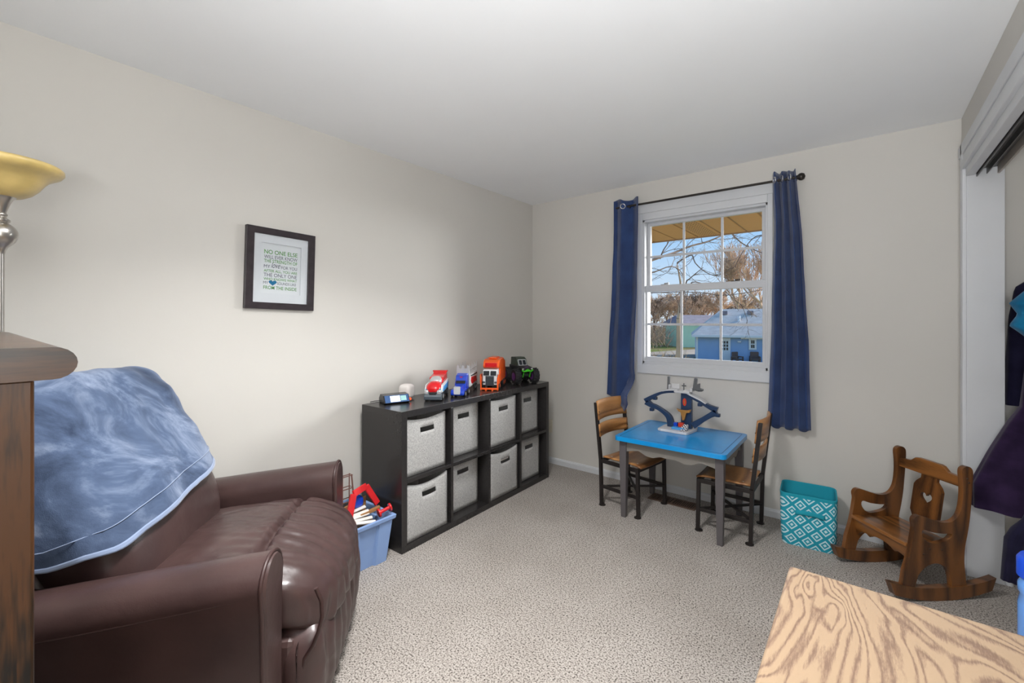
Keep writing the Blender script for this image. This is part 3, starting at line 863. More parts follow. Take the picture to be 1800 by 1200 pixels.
obj('backing', MB().box(-.15,.15,-.19,.19,.001,.005), 'frame_espresso', pc)
def letters(txt, x0, x1, z0, z1, mat, shear=0.0):
    cu = bpy.data.curves.new('lettering', 'FONT'); cu.body = txt; cu.size = 1.0; cu.extrude = .0; cu.shear = shear
    cu.offset = .012 if mat == 'ink_green' else .0
    o = bpy.data.objects.new('lettering', cu); COL.objects.link(o)
    bpy.context.view_layer.update()
    bb = o.bound_box; bx0 = min(p[0] for p in bb); bx1 = max(p[0] for p in bb); by0 = min(p[1] for p in bb); by1 = max(p[1] for p in bb)
    if txt.find(',') >= 0: by0 = 0.0
    sx = (x1-x0)/(bx1-bx0); sy = (z1-z0)/(by1-by0)
    me = bpy.data.meshes.new_from_object(o)
    bpy.data.objects.remove(o); bpy.data.curves.remove(cu)
    me.materials.clear(); me.materials.append(MAT[mat])
    me.transform(Matrix(((sx,0,0,x0-bx0*sx),(0,sy,0,z0-by0*sy),(0,0,1,.0083),(0,0,0,1))))
    o = bpy.data.objects.new('lettering', me); COL.objects.link(o); o.parent = pp
    return o
def Y(y): return y-1.077
def Zp(z): return z-1.607
for txt, za, zb, mt in (('NO ONE ELSE',1.687,1.7095,'ink_green'), ('WILL EVER KNOW',1.662,1.681,'ink_navy'), ('THE STRENGTH OF',1.6405,1.6585,'ink_green'),
                        ('AFTER ALL, YOU ARE',1.590,1.604,'ink_green'), ('THE ONLY ONE',1.565,1.584,'ink_navy'), ('WHO KNOWS WHAT',1.546,1.560,'ink_green'), ('FROM THE INSIDE',1.4975,1.516,'ink_green')):
    letters(txt, Y(.990), Y(1.165), Zp(za), Zp(zb), mt)
letters('MY', Y(.990), Y(1.022), Zp(1.612), Zp(1.6285), 'ink_navy')
letters('love', Y(1.026), Y(1.074), Zp(1.614), Zp(1.644), 'ink_navy', .45)
letters('FOR YOU', Y(1.079), Y(1.164), Zp(1.612), Zp(1.6285), 'ink_navy')
letters('MY', Y(.989), Y(1.014), Zp(1.525), Zp(1.5395), 'ink_navy')
letters('SOUNDS LIKE', Y(1.060), Y(1.161), Zp(1.525), Zp(1.5395), 'ink_navy')
heart = [(16*math.sin(t)**3, 13*math.cos(t)-5*math.cos(2*t)-2*math.cos(3*t)-math.cos(4*t)) for t in [2*PI*k/40 for k in range(40)]]
obj('heart', MB().prism([[(Y(1.0365)+x/32*.041, Zp(1.534)+y/30*.030) for x, y in heart]], .0082, .0088, lambda u,v,w:(u,v,w)), 'ink_teal', pp)
obj('glazing', MB().box(-.143,.143,-.182,.182,.020,.0215), 'window_glass', pc)

# ------------------------------------------------------------------ curtains
def drape(name):
    m, nt, b = nodes(name)
    n1 = N(nt, 'ShaderNodeTexNoise', Scale=9.0, Detail=3.0); n2 = N(nt, 'ShaderNodeTexNoise', Scale=500.0, Detail=1.0)
    for n in (n1,n2): nt.links.new(coords(nt), n.inputs['Vector'])
    nt.links.new(ramp(nt, n1.outputs[0], [(.3, s2l((36,54,96))), (.7, s2l((46,69,116)))]), b.inputs['Base Color'])
    b.inputs['Roughness'].default_value = .7; b.inputs['Sheen Weight'].default_value = .25; b.inputs['Specular IOR Level'].default_value = .25
    bumped(nt, b, n2.outputs[0], .15, .002)
drape('curtain_navy')
plain('grommet_steel', (190,190,192), .25, .9); plain('rod_dark', (58,54,50), .4, .6)
rd = thing('curtain_rod', 'thin dark metal curtain rod above the window', 'curtain rod', (-.85, 3.34, 2.25))
obj('rod', MB().cyl((-1.585,3.34,2.25),(-.335,3.34,2.25),.008), 'rod_dark', rd, True, smooth=60)
obj('finial', MB().lathe([(.001,-.0),(.012,.0),(.014,.008),(.022,.018),(.024,.03),(.018,.044),(.001,.05)], 18, Matrix.Translation((-.338,3.34,2.25)) @ Matrix.Rotation(R(90),4,'Y'), cap=False), 'rod_dark', rd, True, smooth=60)
for bx in (-1.47, -.405):
    obj('bracket', MB().box(bx-.006,bx+.006,3.335,YB,2.236,2.244).box(bx-.012,bx+.012,YB-.004,YB,2.21,2.27), 'rod_dark', rd, True)
def curtain(label, left, right, zt, zb, waves, amp, ph, tuck):
    """left/right: tables z->x"""
    def fn(u, v):
        zz = lerp(zt(u), zb(u), v)
        x0, x1 = interp(left, zz), interp(right, zz)
        fade = lerp(1.0, .85, v)
        y = 3.34 + amp*fade*math.sin(2*PI*waves*u+ph) + .006*fbm((u*3, zz*2, ph))
        if tuck: y -= tuck*max(0,min(1,(u-.62)/.14))*max(0,min(1,(.88-zz)/.12))**1.3
        xx = lerp(x0, x1, u + .018*math.sin(4*PI*waves*u+2*ph)*math.sin(PI*u))
        xx += .004*fbm((u*2, zz*3, ph+3))
        return (xx, y, zz)
    o = obj('curtain', MB().grid(110, 60, fn), 'curtain_navy', smooth=180, solid=.003, label=label, cat='curtain', group='navy curtains at the window')
    return o, fn
tl = [(.55,-1.69),(.68,-1.678),(1.155,-1.656),(1.39,-1.64),(1.9,-1.615),(2.32,-1.612)]
tr = [(.63,-1.42),(.69,-1.383),(.757,-1.393),(.94,-1.418),(1.16,-1.412),(1.52,-1.399),(1.89,-1.394),(2.3,-1.386)]
cL, fL = curtain('navy grommet curtain left of the window, its foot caught behind the kid chair', tl, tr, lambda u: 2.312-.01*u+.012*math.sin(u*9), lambda u: lerp(.715, .650, u)-.01*math.sin(u*7), 1.6, .030, .6, .20)
tl2 = [(.6,-.500),(.74,-.496),(.96,-.489),(1.19,-.480),(1.94,-.463),(2.32,-.470)]
tr2 = [(.60,-.258),(.91,-.267),(1.2,-.273),(1.56,-.291),(1.92,-.312),(2.32,-.343)]
cR, fR = curtain('navy grommet curtain right of the window hanging in straight pleats', tl2, tr2, lambda u: 2.30+.006*math.sin(u*14), lambda u: .628+.010*math.sin(u*2*PI*3.2), 3.2, .026, 2.2, None)
tor = lambda c, nrm: [Vector(c)+Matrix.Rotation(2*PI*k/20,3,Vector(nrm)) @ (Vector(nrm).cross(Vector((0,0,1))).normalized()*.019) for k in range(20)]
for o, fn, us in ((cL, fL, (.16,.45,.74)), (cR, fR, (.1,.26,.42,.58,.74,.9))):
    for u in us:
        c = Vector(fn(u, .04)); du = Vector(fn(u+.01,.04))-Vector(fn(u-.01,.04)); du.z = 0
        nr = du.cross(Vector((0,0,1))).normalized()
        if nr.y > 0: nr = -nr
        obj('grommet', MB().tube(tor((c.x,c.y,2.25), nr), .0042, 8, True), 'grommet_steel', o, smooth=80)
# ------------------------------------------------------------------ tall chest at the left edge of the view
wood('oak_dark', (12,7,4), (70,41,16), axis=2, ring=12, rough=.42, coat=.1, pore=.9)
wood('oak_dark_top', (24,14,8), (66,40,22), axis=1, ring=9, rough=.3, coat=.25, pore=.5)
ch = thing('tall_chest', 'dark oak tall chest edge with bullnose top at the left edge', 'chest', (-1.11, -.2, 0))
CX0, CX1, CY0, CY1, CZ = -1.545, -.664, -.46, .044, 1.307
obj('side_panel', MB().box(CX1-.022, CX1, CY0, CY1, 0, CZ-.033), 'oak_dark', ch, True, bevel=.003)
obj('side_panel', MB().box(CX0, CX0+.022, CY0, CY1, 0, CZ-.033), 'oak_dark', ch, True, bevel=.003)
obj('back_panel', MB().box(CX0+.022, CX1-.022, CY0, CY0+.01, .06, CZ-.033), 'oak_dark', ch, True)
nose = [(CY0, CZ-.0335), (CY1+.012, CZ-.0335)]+[(CY1+.012+.0185*math.sin(PI*k/10), CZ-.01675-.01675*math.cos(PI*k/10)) for k in range(11)]+[(CY0, CZ)]
obj('top', MB().prism([nose], CX0-.012, CX1+.012, lambda u,v,w:(w,u,v)), 'oak_dark_top', ch, True, bevel=.006)
plain('brass', (168,132,70), .3, .9)
for i in range(5):
    z0 = .10+i*.232
    obj('drawer', MB().box(CX0+.026, CX1-.026, CY1-.42, CY1-.002, z0, z0+.222), 'oak_dark', ch, True, bevel=.004)
obj('plinth', MB().box(CX0+.022, CX1-.022, CY1-.06, CY1-.03, 0, .09), 'oak_dark', ch, True)

# ------------------------------------------------------------------ torchiere lamp
plain('amber_glass', (206,180,112), .35, var=.25, vscale=9, coat=.3)
plain('brushed_nickel', (176,172,166), .28, .95)
lp = thing('floor_lamp', 'torchiere floor lamp with amber glass bowl and nickel pole', 'lamp', (-1.99, .062, 0))
obj('base', MB().lathe([(.145,0),(.145,.012),(.135,.022),(.06,.034),(.03,.05),(.014,.075)], 36), 'brushed_nickel', lp, smooth=50)
obj('pole', MB().lathe([(.0095,.07),(.0095,1.535)], 18), 'brushed_nickel', lp, smooth=60)
obj('finial_body', MB().lathe([(.0105,1.530),(.0115,1.540),(.016,1.549),(.024,1.557),(.031,1.566),(.036,1.577),(.0375,1.588),(.036,1.599),(.031,1.609),(.023,1.617),(.017,1.621),(.021,1.626),(.021,1.632),(.015,1.636),(.013,1.641),(.016,1.644),(.016,1.648),(.013,1.652),(.016,1.662),(.021,1.678),(.027,1.692),(.034,1.700)], 32, cap=False), 'brushed_nickel', lp, smooth=45)
prof = [(.034,1.699),(.048,1.702),(.066,1.713),(.081,1.730),(.093,1.750),(.104,1.763),(.117,1.771),(.129,1.778),(.136,1.787),(.136,1.796),(.130,1.802),(.118,1.799),(.106,1.788),(.094,1.772),(.084,1.752),(.072,1.733),(.05,1.716),(.002,1.712)]
obj('shade', MB().lathe(prof, 48, cap=False), 'amber_glass', lp, smooth=60)

# ------------------------------------------------------------------ oak dresser at lower right
def oak_top():
    m, nt, b = nodes('oak_light')
    co = coords(nt, (1, .42, 1))
    nz = N(nt, 'ShaderNodeTexNoise', Scale=3.2, Detail=4.0, Roughness=.42, Distortion=.9)
    nt.links.new(co, nz.inputs['Vector'])
    ml = N(nt, 'ShaderNodeMath', operation='MULTIPLY'); ml.inputs[1].default_value = 40.0
    nt.links.new(nz.outputs[0], ml.inputs[0])
    fr = N(nt, 'ShaderNodeMath', operation='PINGPONG'); fr.inputs[1].default_value = .5
    nt.links.new(ml.outputs[0], fr.inputs[0])
    n2 = N(nt, 'ShaderNodeTexNoise', Scale=1.0, Detail=3.0, Roughness=.7); nt.links.new(coords(nt, (330,45,330)), n2.inputs['Vector'])
    mx = N(nt, 'ShaderNodeMath', operation='MULTIPLY_ADD'); mx.inputs[1].default_value = .55
    sb = N(nt, 'ShaderNodeMath', operation='SUBTRACT'); sb.inputs[1].default_value = .28
    nt.links.new(fr.outputs[0], sb.inputs[0])
    nt.links.new(n2.outputs[0], mx.inputs[0]); nt.links.new(sb.outputs[0], mx.inputs[2])
    nt.links.new(ramp(nt, mx.outputs[0], [(.0, s2l((120,96,80))), (.13, s2l((146,122,100))), (.25, s2l((162,138,112)))]), b.inputs['Base Color'])
    b.inputs['Roughness'].default_value = .34; b.inputs['Coat Weight'].default_value = .6; b.inputs['Coat Roughness'].default_value = .25
    bumped(nt, b, mx.outputs[0], .25, .0012)
oak_top()
wood('oak_mid', (150,104,62), (206,162,108), axis=1, ring=12, rough=.4, coat=.2)
DZ = .765
ds = thing('dresser', 'light oak dresser with rounded top edge in the right foreground', 'dresser', (.13, .82, 0))
DX0, DX1, DY0, DY1 = -.135, .408, .40, 1.2
obj('top', MB().box(DX0, DX1, DY0, DY1, DZ-.024, DZ), 'oak_light', ds, True, bevel=.008, seg=4)
obj('body', MB().box(DX0+.03, DX1-.004, DY0+.02, DY1-.02, .07, DZ-.024), 'oak_mid', ds, True, bevel=.003)
for i in range(3):
    z0 = .09+i*.215
    d = obj('drawer', MB().box(DX0+.014, DX0+.032, DY0+.035, DY1-.035, z0, z0+.205), 'oak_mid', ds, True, bevel=.004)
    for ky in (DY0+.2, DY1-.2):
        obj('knob', MB().lathe([(.006,0),(.006,.012),(.014,.018),(.014,.026),(.001,.03)], 12, Matrix.Translation((DX0+.014,ky,z0+.10)) @ Matrix.Rotation(R(-90),4,'Y'), cap=False), 'brass', d, True, smooth=60)
for x in (DX0+.05, DX1-.05):
    for y in (DY0+.05, DY1-.05): obj('leg', MB().box(x-.02,x+.02,y-.02,y+.02,0,.08), 'oak_mid', ds, True)

# ------------------------------------------------------------------ kids table
def blue_paint():
    m, nt, b = nodes('table_blue')
    nz = N(nt, 'ShaderNodeTexNoise', Scale=5.0, Detail=3.0); nt.links.new(coords(nt), nz.inputs['Vector'])
    nt.links.new(ramp(nt, nz.outputs[0], [(.3, s2l((0,134,206))), (.7, s2l((0,150,220)))]), b.inputs['Base Color'])
    b.inputs['Roughness'].default_value = .28; b.inputs['Coat Weight'].default_value = .3
blue_paint()
plain('table_grey', (88,84,86), .45); plain('table_apron', (122,118,112), .5)
plain('table_groove', (16,74,120), .5)
TX0, TX1, TY0, TY1, TZ = -1.315, -.618, 2.735, 3.355, .553
tb_ = thing('kids_table', 'small kids table with bright blue top and grey legs', 'table', ((TX0+TX1)/2, (TY0+TY1)/2, 0))
def rrect(x0,x1,y0,y1,r,n=5):
    out = []
    for cx_, cy_, a0 in ((x1-r,y1-r,0),(x0+r,y1-r,90),(x0+r,y0+r,180),(x1-r,y0+r,270)):
        for k in range(n+1):
            a = R(a0+90*k/n); out.append((cx_+r*math.cos(a), cy_+r*math.sin(a)))
    return out
tt = obj('tabletop', MB().prism([rrect(TX0,TX1,TY0,TY1,.03)], TZ-.028, TZ, lambda u,v,w:(u,v,w)), 'table_blue', tb_, True, bevel=.010, seg=4)
gi = .028
obj('groove', MB().prism([rrect(TX0+gi,TX1-gi,TY0+gi,TY1-gi,.012), list(reversed(rrect(TX0+gi+.003,TX1-gi-.003,TY0+gi+.003,TY1-gi-.003,.01)))], TZ-.001, TZ+.0006, lambda u,v,w:(u,v,w)), 'table_groove', tt, True)
LI = .045
for x in (TX0+LI, TX1-LI):
    for y in (TY0+LI+.02, TY1-LI):
        a, c = .024, .0165
        obj('leg', MB().add([(x-c,y-c,0),(x+c,y-c,0),(x+c,y+c,0),(x-c,y+c,0),(x-a,y-a,TZ-.15),(x+a,y-a,TZ-.15),(x+a,y+a,TZ-.15),(x-a,y+a,TZ-.15),(x-a,y-a,TZ-.028),(x+a,y-a,TZ-.028),(x+a,y+a,TZ-.028),(x-a,y+a,TZ-.028)],
            [(3,2,1,0)]+[(i,(i+1)%4,4+(i+1)%4,4+i) for i in range(4)]+[(4+i,4+(i+1)%4,8+(i+1)%4,8+i) for i in range(4)]+[(8,9,10,11)]), 'table_grey', tb_, True, bevel=.003)
def apron(L):
    top = [(0,0),(L,0)]
    bot = []
    for k in range(41):
        t = 1-k/40
        s = abs(2*t-1)   # 0 centre .. 1 ends
        dz = .052 + .012*math.cos(s*PI*2.2) + .030*math.exp(-((s-0.0)/.33)**2)
        dz = interp([(0,.074),(.18,.070),(.36,.086),(.52,.082),(.70,.058),(.86,.066),(1,.075)], s)
        bot.append((L*t, -dz))
    return top+bot
L = TX1-TX0-2*LI-.05
for y in (TY0+LI+.005, TY1-LI+.005):
    obj('apron', MB().prism([apron(L)], y, y+.016, lambda u,v,w:(TX0+LI+.025+u, w, TZ-.028+v)), 'table_apron', tb_, True)
L2 = TY1-TY0-2*LI-.07
for x in (TX0+LI-.012, TX1-LI-.004):
    obj('apron', MB().prism([apron(L2)], x, x+.016, lambda u,v,w:(w, TY0+LI+.045+u, TZ-.028+v)), 'table_apron', tb_, True)

# ------------------------------------------------------------------ kids chairs
wood('chair_wood', (120,76,38), (190,136,82), axis=1, ring=6, rough=.4, coat=.2, pore=.3)
plain('chair_metal', (36,31,30), .45, .2)
plain('rivet', (206,200,190), .3, .8)
def kid_chair():
    """faces +x; origin between the four feet"""
    t = thing('kids_chair', 'wood and dark metal kids chair at the left end of the blue table', 'chair')
    W2, Dp, SZ, HT = .175, .15, .335, .74
    for s in (-1, 1):
        y = s*W2
        o = obj('back_leg', MB().bar((-Dp,y,.004),(-Dp-.008,y,SZ),.022,.022,(0,1,0)).bar((-Dp-.008,y,SZ-.01),(-Dp-.052,y,HT-.01),.022,.022,(0,1,0)), 'chair_metal', t, bevel=.002)
        obj('foot_pad', MB().lathe([(.024,0),(.024,.005),(.012,.009)], 14, Matrix.Translation((-Dp+.006,y,0))), 'chair_metal', o, smooth=40)
        o = obj('front_leg', MB().bar((Dp,y,.004),(Dp-.006,y,SZ-.004),.022,.022,(0,1,0)), 'chair_metal', t, bevel=.002)
        obj('foot_pad', MB().lathe([(.024,0),(.024,.005),(.012,.009)], 14, Matrix.Translation((Dp-.006,y,0))), 'chair_metal', o, smooth=40)
        obj('side_rail', MB().bar((-Dp-.004,y,SZ-.018),(Dp-.006,y,SZ-.018),.016,.026), 'chair_metal', t, bevel=.002)
        obj('stretcher', MB().bar((-Dp,y,.135),(Dp,y,.135),.014,.022), 'chair_metal', t, bevel=.002)
    obj('front_rail', MB().bar((Dp-.006,-W2,SZ-.018),(Dp-.006,W2,SZ-.018),.016,.026), 'chair_metal', t, bevel=.002)
    obj('rear_rail', MB().bar((-Dp-.006,-W2,SZ-.018),(-Dp-.006,W2,SZ-.018),.016,.026), 'chair_metal', t, bevel=.002)
    obj('brace', MB().bar((-Dp,-W2+.01,.132),(Dp,W2-.01,.132),.016,.012), 'chair_metal', t)
    obj('brace', MB().bar((-Dp,W2-.01,.144),(Dp,-W2+.01,.144),.016,.012), 'chair_metal', t)
    se = obj('seat', MB().grid(13, 13, lambda u,v: (lerp(-Dp+.004,Dp+.012,u), lerp(-W2+.012,W2-.012,v), SZ+.004+.006*(2*v-1)**2-.012*max(0,u-.85)/.15)), 'chair_wood', t, solid=.010, smooth=60)
    for rx, ry in ((-.10,-.12),(-.10,.12),(.11,-.12),(.11,.12)):
        obj('rivet', MB().lathe([(.006,0),(.005,.002),(.001,.003)], 10, Matrix.Translation((rx,ry,SZ+.011)), cap=False), 'rivet', se)
    for z0, z1 in ((.605,.742),(.487,.575)):
        def fn(u, v):
            y = lerp(-W2-.004, W2+.004, u); z = lerp(z0, z1, v)
            z += .004*(1-(2*u-1)**2)
            base = -Dp-.008-.044*(z-SZ)/(HT-SZ)
            return (base+.013-.030*(1-(2*u-1)**2), y, z)
        sl = obj('back_slat', MB().grid(17, 5, fn), 'chair_wood', t, solid=.011, smooth=60)
        for s in (-1, 1):
            zc = (z0+z1)/2-.008
            obj('rivet', MB().lathe([(.005,0),(.004,.002),(.001,.003)], 10, Matrix.Translation((-Dp-.008-.044*(zc-SZ)/(HT-SZ)+.019, s*W2*.98, zc)) @ Matrix.Rotation(R(90),4,'Y'), cap=False), 'rod_dark', sl)
    return t
k1 = kid_chair()
k1['group'] = 'kids chairs at the blue table'
k1.location = (-1.303, 3.028, 0); k1.rotation_euler = (0,0,R(-9))
k2 = dup(k1, (-.673, 3.09, 0), R(180), 'wood and dark metal kids chair at the right end of the blue table')

# ------------------------------------------------------------------ patterned fabric bin
def diamonds():
    m, nt, b = nodes('teal_diamonds')
    tc = nt.nodes.new('ShaderNodeTexCoord'); sp = nt.nodes.new('ShaderNodeSeparateXYZ'); nt.links.new(tc.outputs['Object'], sp.inputs[0])
    def mth(op, a, b2=None):
        n = nt.nodes.new('ShaderNodeMath'); n.operation = op
        for i, x in enumerate((a, b2)):
            if x is None: continue
            if isinstance(x, (int,float)): n.inputs[i].default_value = x
            else: nt.links.new(x, n.inputs[i])
        return n.outputs[0]
    ax = mth('ADD', sp.outputs[0], sp.outputs[1])
    P = .082
    u = mth('ABSOLUTE', mth('SUBTRACT', mth('FRACT', mth('DIVIDE', ax, P)), .5))
    v = mth('ABSOLUTE', mth('SUBTRACT', mth('FRACT', mth('DIVIDE', sp.outputs[2], P)), .5))
    d1 = mth('ADD', u, v)                              # 0 centre .. 1
    d = mth('MINIMUM', d1, mth('SUBTRACT', 1.0, d1))   # both diamonds of the lattice: 0 centre .. .5
    w = mth('FRACT', mth('MULTIPLY', d, 4.0))
    st = mth('LESS_THAN', w, .46)
    c = nt.nodes.new('ShaderNodeMix'); c.data_type = 'RGBA'
    nt.links.new(st, c.inputs[0]); c.inputs[6].default_value = (*s2l((26,150,172)),1); c.inputs[7].default_value = (*s2l((196,226,232)),1)
    nt.links.new(c.outputs[2], b.inputs['Base Color']); b.inputs['Roughness'].default_value = .9
diamonds()
plain('teal_cloth', (24,150,170), .9, bump=(300,.2,.001))
fb = thing('fabric_bin', 'teal and white diamond patterned fabric bin beside the wooden rocker', 'storage bin', (-.262, 3.195, 0), R(4))
def bin_ring(z, inset=0.0, dx=0.0):
    w, d = .140-inset, .128-inset
    return [(x+dx, y, z) for x, y in rrect(-w, w, -d, d, .035, 5)]
def ringloft(rings):
    n = len(rings[0]); vs = [p for r in rings for p in r]
    return vs, [(i*n+k, i*n+(k+1)%n, (i+1)*n+(k+1)%n, (i+1)*n+k) for i in range(len(rings)-1) for k in range(n)]
vs, fs = ringloft([bin_ring(.001, .010), bin_ring(.06,.004), bin_ring(.16,.001), bin_ring(.288)])
obj('outer_wall', MB().add(vs, fs), 'teal_diamonds', fb, smooth=50)
vs, fs = ringloft([bin_ring(.288), bin_ring(.303,-.001), bin_ring(.303,.006), bin_ring(.16,.008), bin_ring(.012,.016)])
fs.append(tuple(4*24+k for k in range(24)))
obj('lining', MB().add(vs, fs), 'teal_cloth', fb, smooth=50)
obj('rim_piping', MB().tube(bin_ring(.303, .002), .0035, 6, True), 'teal_cloth', fb, smooth=80)
obj('bottom', MB().prism([[(p[0],p[1]) for p in bin_ring(0,.010)]], .0, .003, lambda u,v,w:(u,v,w)), 'teal_cloth', fb)
obj('handle', MB().grid(15, 4, lambda u,v: (lerp(-.062,.082,u), -.130-.010*math.sin(PI*u), .205+.010*math.sin(PI*u)-.004+lerp(-.013,.013,v)*(1-.0*u))), 'teal_cloth', fb, solid=.004, smooth=60)

# ------------------------------------------------------------------ child's rocking chair
wood('rocker_wood', (66,38,17), (122,76,36), axis=2, ring=7, rough=.32, coat=.35, pore=.35)
wood('rocker_wood_x', (66,38,16), (138,88,42), axis=1, ring=8, rough=.32, coat=.35, pore=.45)
plain('screw_cap', (60,40,24), .5)
ang = math.atan2(.673, .74)
rk = thing('rocking_chair', 'small wooden rocking chair with heart cut-out in the backrest', 'rocking chair', (.098, 2.734, 0), ang)
# local: x = rearwards from the near front tip, y = across towards the far side, z up
outer = [(.061,.066),(.075,.149),(.096,.213),(.108,.265),(.117,.317),(.122,.350),(.118,.380),(.126,.398),(.146,.405),(.183,.394),(.224,.380),(.266,.370),(.304,.370),(.334,.385),(.354,.415),(.364,.454),(.369,.507),(.368,.559),(.364,.605),(.370,.625),(.389,.634),(.410,.627),(.421,.604),(.418,.538),(.410,.44),(.403,.374),(.392,.309),(.380,.25),(.376,.178),(.382,.112),(.387,.066)]
inner = [(.312,.060),(.308,.101),(.294,.141),(.266,.165),(.231,.176),(.196,.168),(.165,.149),(.141,.121),(.124,.060)]
side = [outer[0]]+smoothpoly(outer[1:-1], 3, False)+[outer[-1], (.312,.060)]+smoothpoly(inner[1:-1], 3, False)+[(.124,.060)]
slot = smoothpoly([(.168,.338),(.21,.325),(.266,.316),(.306,.315),(.313,.306),(.294,.286),(.252,.274),(.21,.272),(.179,.286),(.160,.316)], 3)
def rockline(x): return .0+ (x-.262)**2*.62
TW = .022
for y0 in (0.0, .335):
    sp_ = obj('side_panel', MB().prism([side, list(reversed(slot))], y0, y0+TW, lambda u,v,w:(u,w,v)), 'rocker_wood', rk, bevel=.004, seg=3)
    top_ = [(x, rockline(x)+.062-.010*abs(x-.262)/.27) for x in [.0+.534*k/24 for k in range(25)]]
    bot_ = [(x, rockline(x)) for x in [.022+(.512-.022)*k/24 for k in range(25)]]
    obj('rocker', MB().prism([bot_+list(reversed(top_))], y0-.006, y0+TW+.006, lambda u,v,w:(u,w,v)), 'rocker_wood', rk, bevel=.004, seg=3)
    if y0 == 0:
        for (sx, sz) in ((.392,.575),(.400,.555),(.20,.245),(.262,.240),(.168,.222)):
            obj('screw', MB().lathe([(.005,0),(.004,.002),(.001,.0025)], 10, Matrix.Translation((sx,y0,sz)) @ Matrix.Rotation(R(90),4,'X'), cap=False), 'screw_cap', sp_)
IY0, IY1 = TW, .335
sM = Matrix.Translation((.238, (IY0+IY1)/2, .247)) @ Matrix.Rotation(R(4), 4, 'Y')
obj('seat', MB().box(-.140, .135, -(IY1-IY0)/2, (IY1-IY0)/2, -.009, .009, sM), 'rocker_wood_x', rk, bevel=.005, seg=3)
Ls = IY1-IY0
skirt = [(0,0),(Ls,0)]+[(Ls*(1-k/40), -interp([(0,.040),(.18,.042),(.34,.052),(.46,.066),(.56,.054),(.75,.060),(1,.092)], abs(1-2*k/40))) for k in range(41)]
obj('skirt', MB().prism([skirt], .112, .128, lambda u,v,w:(w+v*-.25, IY0+u, .246+v)), 'rocker_wood_x', rk, bevel=.002)
rail = [(0,.515),(0,.560),(.06,.566),(.085,.588),(.10,.592),(Ls-.10,.592),(Ls-.085,.588),(Ls-.06,.566),(Ls,.560),(Ls,.515)]
obj('top_rail', MB().prism([rail], .378, .398, lambda u,v,w:(w+(v-.5)*.08, IY0+u, v+.012)), 'rocker_wood_x', rk, bevel=.003)
cs_ = Ls/2
half = [(.040,.530),(.040,.505),(.062,.482),(.072,.462),(.072,.330),(.052,.292),(.050,.262)]
splat = [(cs_+x, z) for x, z in half]+[(cs_-x, z) for x, z in reversed(half)]
hh = [(cs_+x/32*.060, .412+y/30*.060) for x, y in heart]
obj('splat', MB().prism([splat, hh], .380, .396, lambda u,v,w:(w+(v-.5)*.16+.004, IY0+u, v)), 'rocker_wood', rk, bevel=.002)
obj('cross_rail', MB().box(.345, .365, IY0, IY1, .19, .235), 'rocker_wood_x', rk, bevel=.003)
# ------------------------------------------------------------------ toys on the cube shelf
plain('toy_red', (206,24,30), .25, coat=.4); plain('toy_silver', (196,198,200), .3, .4); plain('toy_white', (226,228,230), .35)
plain('toy_blue', (16,62,186), .25, coat=.4); plain('toy_sky', (70,150,214), .3); plain('toy_slate', (74,84,92), .45); plain('toy_black', (26,26,28), .5)
plain('toy_orange', (240,92,20), .3, coat=.3); plain('toy_lime', (70,200,40), .35); plain('toy_green_dark', (30,48,34), .35, coat=.3)
plain('toy_window', (34,38,44), .12); plain('toy_teal', (52,118,138), .35); plain('toy_purple', (92,40,110), .4); plain('tyre', (30,30,33), .75)
SZT = .8105
TDIR = R(-52)
def wheel(parent, x, y, z, r, w, hub='toy_silver', tread=False):
    M = Matrix.Translation((x,y,z)) @ Matrix.Rotation(R(90),4,'X')
    mb = MB().lathe([(r*.6,-w/2),(r*.92,-w/2),(r,-w*.3),(r,w*.3),(r*.92,w/2),(r*.6,w/2)], 24, M)
    if tread:
        for k in range(14):
            a = 2*PI*k/14
            for s in (-1,1):
                T = Matrix.Translation((x,y,z)) @ Matrix.Rotation(a,4,'Y') @ Matrix.Translation((r,0,0)) @ Matrix.Rotation(R(28*s),4,'X')
                mb.box(-.002,.004,s*w*.25-w*.24,s*w*.25+w*.24,-.004,.004,T)
    wv = obj('wheel', mb, 'tyre', parent, smooth=40)
    obj('hub', MB().lathe([(r*.55,-w*.52),(r*.5,-w*.54),(.001,-w*.50)], 18, M, cap=False).lathe([(r*.55,w*.52),(r*.5,w*.54),(.001,w*.50)], 18, M, cap=False), hub, wv, smooth=40)
    return wv
def side_prism(name, pts, y0, y1, mat, parent, bevel=.003, **kw):
    return obj(name, MB().prism([pts], y0, y1, lambda u,v,w:(u,w,v)), mat, parent, bevel=bevel, **kw)
def front_mid(p0, p1, L):
    m = (Vector((*p0,0))+Vector((*p1,0)))/2
    d = Vector((math.cos(TDIR), math.sin(TDIR), 0))
    q = m-d*(L/2); return (q.x, q.y, SZT)

# red rescue bus: front at +x
L = .30; h = L/2
t = thing('toy_bus', 'red, white and blue toy rescue bus on the cube shelf', 'toy truck', front_mid((-2.207,1.841),(-2.116,1.913),L), TDIR)
side_prism('chassis', [(-h+.01,.018),(h-.01,.018),(h-.004,.03),(h-.006,.052),(-h,.052)], -.052, .052, 'toy_slate', t)
side_prism('bumper', [(h-.03,.004),(h,.008),(h+.004,.03),(h-.006,.052),(h-.03,.052)], -.057, .057, 'toy_slate', t, .006)
for s in (-1,1): obj('headlamp', MB().rbox(6,(.008,.013,.013),4,None,Matrix.Translation((h-.006,s*.040,.058))), 'toy_silver', t, smooth=60)
obj('grille', MB().box(h-.012,h-.001,-.024,.024,.034,.058), 'toy_black', t, bevel=.003)
for s in (-1,1): side_prism('side_panel', [(-h,.05),(h-.03,.05),(h-.02,.066),(h-.045,.10),(-h,.112)], s*.052-.004, s*.052+.004, 'toy_white', t)
